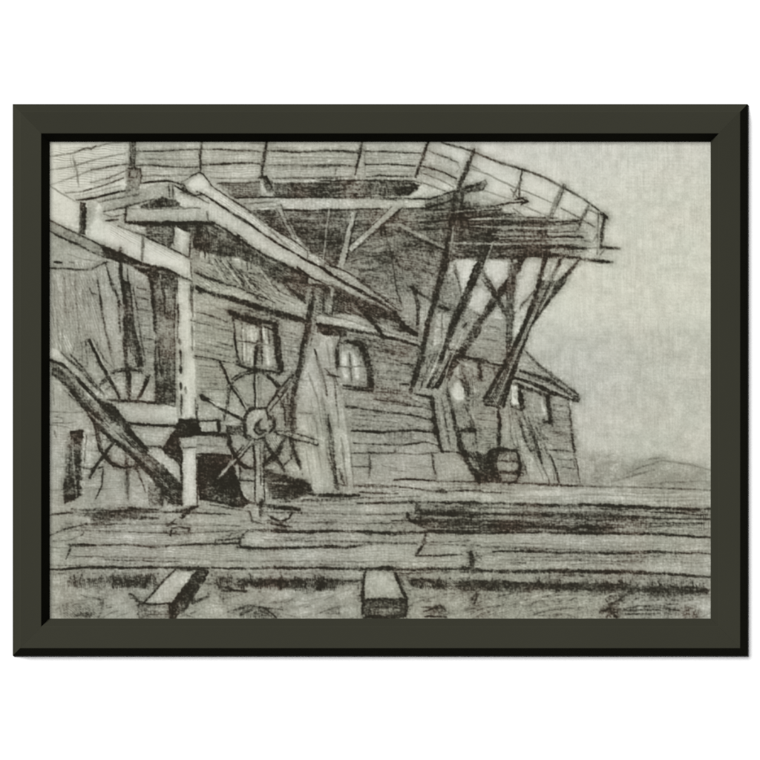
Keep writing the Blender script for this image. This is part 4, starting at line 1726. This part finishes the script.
def face_material():
    m, nt, b = new_mat('charcoal_lacquer')
    tc = nt.nodes.new('ShaderNodeTexCoord')
    at = nt.nodes.new('ShaderNodeAttribute'); at.attribute_type = 'OBJECT'; at.attribute_name = 'rail_shade'
    dr = nt.nodes.new('ShaderNodeAttribute'); dr.attribute_type = 'OBJECT'; dr.attribute_name = 'shade_drift'
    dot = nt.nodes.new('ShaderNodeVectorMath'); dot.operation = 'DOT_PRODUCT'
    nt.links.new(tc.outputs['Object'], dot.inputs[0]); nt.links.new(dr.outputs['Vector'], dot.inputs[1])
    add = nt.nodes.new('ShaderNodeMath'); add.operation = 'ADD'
    nt.links.new(at.outputs['Fac'], add.inputs[0]); nt.links.new(dot.outputs['Value'], add.inputs[1])  # soft light-to-dark shading along each rail, painted into the base colour
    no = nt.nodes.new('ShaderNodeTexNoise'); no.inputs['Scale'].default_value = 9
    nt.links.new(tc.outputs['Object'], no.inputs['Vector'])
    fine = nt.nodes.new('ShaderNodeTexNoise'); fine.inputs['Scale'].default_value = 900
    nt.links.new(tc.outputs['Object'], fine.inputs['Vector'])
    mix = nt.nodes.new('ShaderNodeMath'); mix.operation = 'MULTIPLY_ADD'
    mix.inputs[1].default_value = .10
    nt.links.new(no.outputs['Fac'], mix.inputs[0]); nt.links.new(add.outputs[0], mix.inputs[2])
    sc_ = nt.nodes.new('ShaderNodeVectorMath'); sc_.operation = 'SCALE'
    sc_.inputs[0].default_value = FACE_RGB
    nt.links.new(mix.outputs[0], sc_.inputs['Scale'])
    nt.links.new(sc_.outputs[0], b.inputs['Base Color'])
    b.inputs['Roughness'].default_value = .6
    b.inputs['Specular IOR Level'].default_value = 0
    bp = nt.nodes.new('ShaderNodeBump'); bp.inputs['Strength'].default_value = .06
    bp.inputs['Distance'].default_value = .0003
    nt.links.new(fine.outputs['Fac'], bp.inputs['Height']); nt.links.new(bp.outputs[0], b.inputs['Normal'])
    return m


def plain(name, rgb, rough, spec=.2, var=.06, scale=60):
    m, nt, b = new_mat(name)
    tc = nt.nodes.new('ShaderNodeTexCoord')
    no = nt.nodes.new('ShaderNodeTexNoise'); no.inputs['Scale'].default_value = scale
    nt.links.new(tc.outputs['Object'], no.inputs['Vector'])
    r = nt.nodes.new('ShaderNodeMapRange')
    r.inputs['To Min'].default_value = 1 - var; r.inputs['To Max'].default_value = 1 + var
    nt.links.new(no.outputs['Fac'], r.inputs['Value'])
    s = nt.nodes.new('ShaderNodeVectorMath'); s.operation = 'SCALE'; s.inputs[0].default_value = rgb
    nt.links.new(r.outputs[0], s.inputs['Scale']); nt.links.new(s.outputs[0], b.inputs['Base Color'])
    b.inputs['Roughness'].default_value = rough
    b.inputs['Specular IOR Level'].default_value = spec
    return m


FACE_RGB = (.0150, .0150, .0107)
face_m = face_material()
back_m = plain('backing_board', (.25, .2, .14), .9)
wall_m = plain('white_wall', (.375, .375, .375), .9, .1, .006, 20)

pm, nt, b = new_mat('charcoal_on_linen_paper')
ca = nt.nodes.new('ShaderNodeVertexColor'); ca.layer_name = 'chalk'
nt.links.new(ca.outputs['Color'], b.inputs['Base Color'])
b.inputs['Roughness'].default_value = .92
b.inputs['Specular IOR Level'].default_value = .08
tc = nt.nodes.new('ShaderNodeTexCoord')
mp = nt.nodes.new('ShaderNodeMapping'); mp.inputs['Scale'].default_value = (1, 1, 1)
nt.links.new(tc.outputs['Object'], mp.inputs['Vector'])
wn = nt.nodes.new('ShaderNodeTexNoise'); wn.inputs['Scale'].default_value = 700
nt.links.new(mp.outputs[0], wn.inputs['Vector'])
bp = nt.nodes.new('ShaderNodeBump'); bp.inputs['Strength'].default_value = .15; bp.inputs['Distance'].default_value = .0004
nt.links.new(wn.outputs['Fac'], bp.inputs['Height']); nt.links.new(bp.outputs[0], b.inputs['Normal'])

# ---------------------------------------------------------------- the wall
wall = link_mesh('wall', [(-8, 0, -6), (8, 0, -6), (8, 0, 9), (-8, 0, 9)], [(0, 1, 2, 3)], [wall_m])
wall['kind'] = 'structure'

# ---------------------------------------------------------------- the framed picture
OUT = (12.3, 103.8, 748.0, 656.0)      # outer edge
INN = (49.0, 141.2, 711.0, 618.8)      # edge of the sheet's window
root = bpy.data.objects.new('framed_picture', None)
root.location = (X(380), 0, Z(OUT[3]))
root['label'] = 'charcoal drawing of a timber mill and wheels in a dark grey frame with black edges'
root['category'] = 'framed picture'
col.objects.link(root)
RX, RZ = root.location.x, root.location.z


def rail(o0, o1, i1, i0, out_n, rail_shade, shade_drift):
    """one mitred length of moulding: o0-o1 the outer edge, i0-i1 the inner one"""
    O0, O1, I1, I0 = [np.array(p, float) for p in (o0, o1, i1, i0)]
    wid = abs(np.dot(O0 - I0, np.array(out_n, float)))
    y0, yf, yt = -.0005, -FOOT, -DEPTH
    c = .25 / wid                                               # eased arris
    # profile: (share of the way from outer edge to inner edge, y)
    bv = BEVEL / wid
    prof = [(0, y0), (0, yf), (bv - c, yt + .0004), (bv + c, yt), (1 - bv - c, yt), (1 - bv + c, yt + .0004),
            (1, -.0022 - .0006), (1, y0)]
    along = (O1 - O0) / np.linalg.norm(O1 - O0)
    v, f = [], []
    n = len(prof)
    for a, b_, sgn in ((O0, I0, 1), (O1, I1, -1)):
        for q, y in prof:
            p = a + (b_ - a) * q + along * sgn * .03
            v.append((X(p[0]) - RX, y, Z(p[1]) - RZ))
    for k in range(n):
        kk = (k + 1) % n
        f.append((k, kk, n + kk, n + k))
    f.append(tuple(range(n))); f.append(tuple(range(2 * n - 1, n - 1, -1)))
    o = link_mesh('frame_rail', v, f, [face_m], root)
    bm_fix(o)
    o['rail_shade'] = rail_shade  # painted shading: level here, slope along the rail below
    o['shade_drift'] = shade_drift
    return o


def bm_fix(o):
    import bmesh
    bm = bmesh.new(); bm.from_mesh(o.data)
    bmesh.ops.recalc_face_normals(bm, faces=bm.faces)
    bm.to_mesh(o.data); bm.free()


L, T, R, B = OUT
l, t, r, bt = INN
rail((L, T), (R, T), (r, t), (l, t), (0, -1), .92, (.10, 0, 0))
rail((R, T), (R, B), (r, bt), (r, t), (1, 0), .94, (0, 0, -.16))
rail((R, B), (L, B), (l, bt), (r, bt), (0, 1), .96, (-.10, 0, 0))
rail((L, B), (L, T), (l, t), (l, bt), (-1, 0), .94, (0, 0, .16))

# backing board behind the sheet
bx = [(X(p[0]) - RX, y, Z(p[1]) - RZ) for y in (-.0006, -.0014)
      for p in ((L + 3, T + 3), (R - 3, T + 3), (R - 3, B - 3), (L + 3, B - 3))]
bo = link_mesh('backing_board', bx, [(0, 1, 2, 3), (7, 6, 5, 4), (0, 4, 5, 1), (1, 5, 6, 2), (2, 6, 7, 3), (3, 7, 4, 0)],
               [back_m], root)
bm_fix(bo)

# the sheet: a fine grid carrying the drawing, slightly cockled, lying on the board
PDEP = DEPTH - .0018                      # depth of the sheet behind the face
sxs = X0 + np.arange(W) / RES
sys_ = Y0 + np.arange(H) / RES
fx = X(sxs)
fz = Z(sys_)
keep_x = (fx > X(l - 6)) & (fx < X(r + 6))
keep_z = (fz < Z(t - 6)) & (fz > Z(bt + 6))
fx, fz = fx[keep_x], fz[keep_z]
colr = DRAW_LIN[keep_z][:, keep_x]
w, h = len(fx), len(fz)
gx, gz = np.meshgrid(fx - RX, fz - RZ)
gy = np.full_like(gx, -.0018)
co = np.stack([gx, gy, gz], -1).reshape(-1, 3).astype(np.float32)
ii = np.arange((h - 1) * (w - 1)); jj = ii // (w - 1) * w + ii % (w - 1)
quads = np.stack([jj, jj + w, jj + w + 1, jj + 1], -1).astype(np.int32)
me = bpy.data.meshes.new('drawing')
me.vertices.add(len(co)); me.vertices.foreach_set('co', co.ravel())
me.loops.add(quads.size); me.loops.foreach_set('vertex_index', quads.ravel())
me.polygons.add(len(quads)); me.polygons.foreach_set('loop_start', np.arange(0, quads.size, 4, dtype=np.int32))
me.update(calc_edges=True)
ca = me.color_attributes.new('chalk', 'FLOAT_COLOR', 'POINT')
rgba = np.ones((len(co), 4), np.float32)
rgba[:, :3] = np.clip(colr.reshape(-1, 3) / PAPER_LIGHT, 0, .95)
ca.data.foreach_set('color', rgba.ravel())
me.materials.append(pm)
dr = bpy.data.objects.new('drawing', me); col.objects.link(dr); dr.parent = root

# ---------------------------------------------------------------- light
wd = bpy.data.worlds.new('World'); sc.world = wd; wd.use_nodes = True
bg = wd.node_tree.nodes['Background']
bg.inputs['Color'].default_value = (1, 1, 1, 1); bg.inputs['Strength'].default_value = AMBIENT


def sun(name, direction, power, angle):
    import mathutils
    d = bpy.data.lights.new(name, 'SUN'); d.energy = power; d.angle = math.radians(angle)
    o = bpy.data.objects.new(name, d); col.objects.link(o)
    o.rotation_euler = mathutils.Vector(direction).to_track_quat('-Z', 'Y').to_euler()
    o.location = (-2, -3, 4)
    return o


sun('studio_light', (.577, 1, -.577), SUN, 16)

# ---------------------------------------------------------------- camera
cd = bpy.data.cameras.new('Camera'); cam = bpy.data.objects.new('Camera', cd); col.objects.link(cam)
cam.location = (0, -(DEPTH + CAM_D), ZC)
cam.rotation_euler = (math.radians(90), 0, 0)
cd.sensor_width = 36
cd.lens = 36 * CAM_D / .76
cd.clip_start = .1; cd.clip_end = 200
sc.camera = cam
sc.view_settings.view_transform = 'Standard'
sc.view_settings.look = 'None'
sc.view_settings.exposure = EXPO
sc.view_settings.gamma = 1
sc.cycles.max_bounces = 6
sc.cycles.use_denoising = False
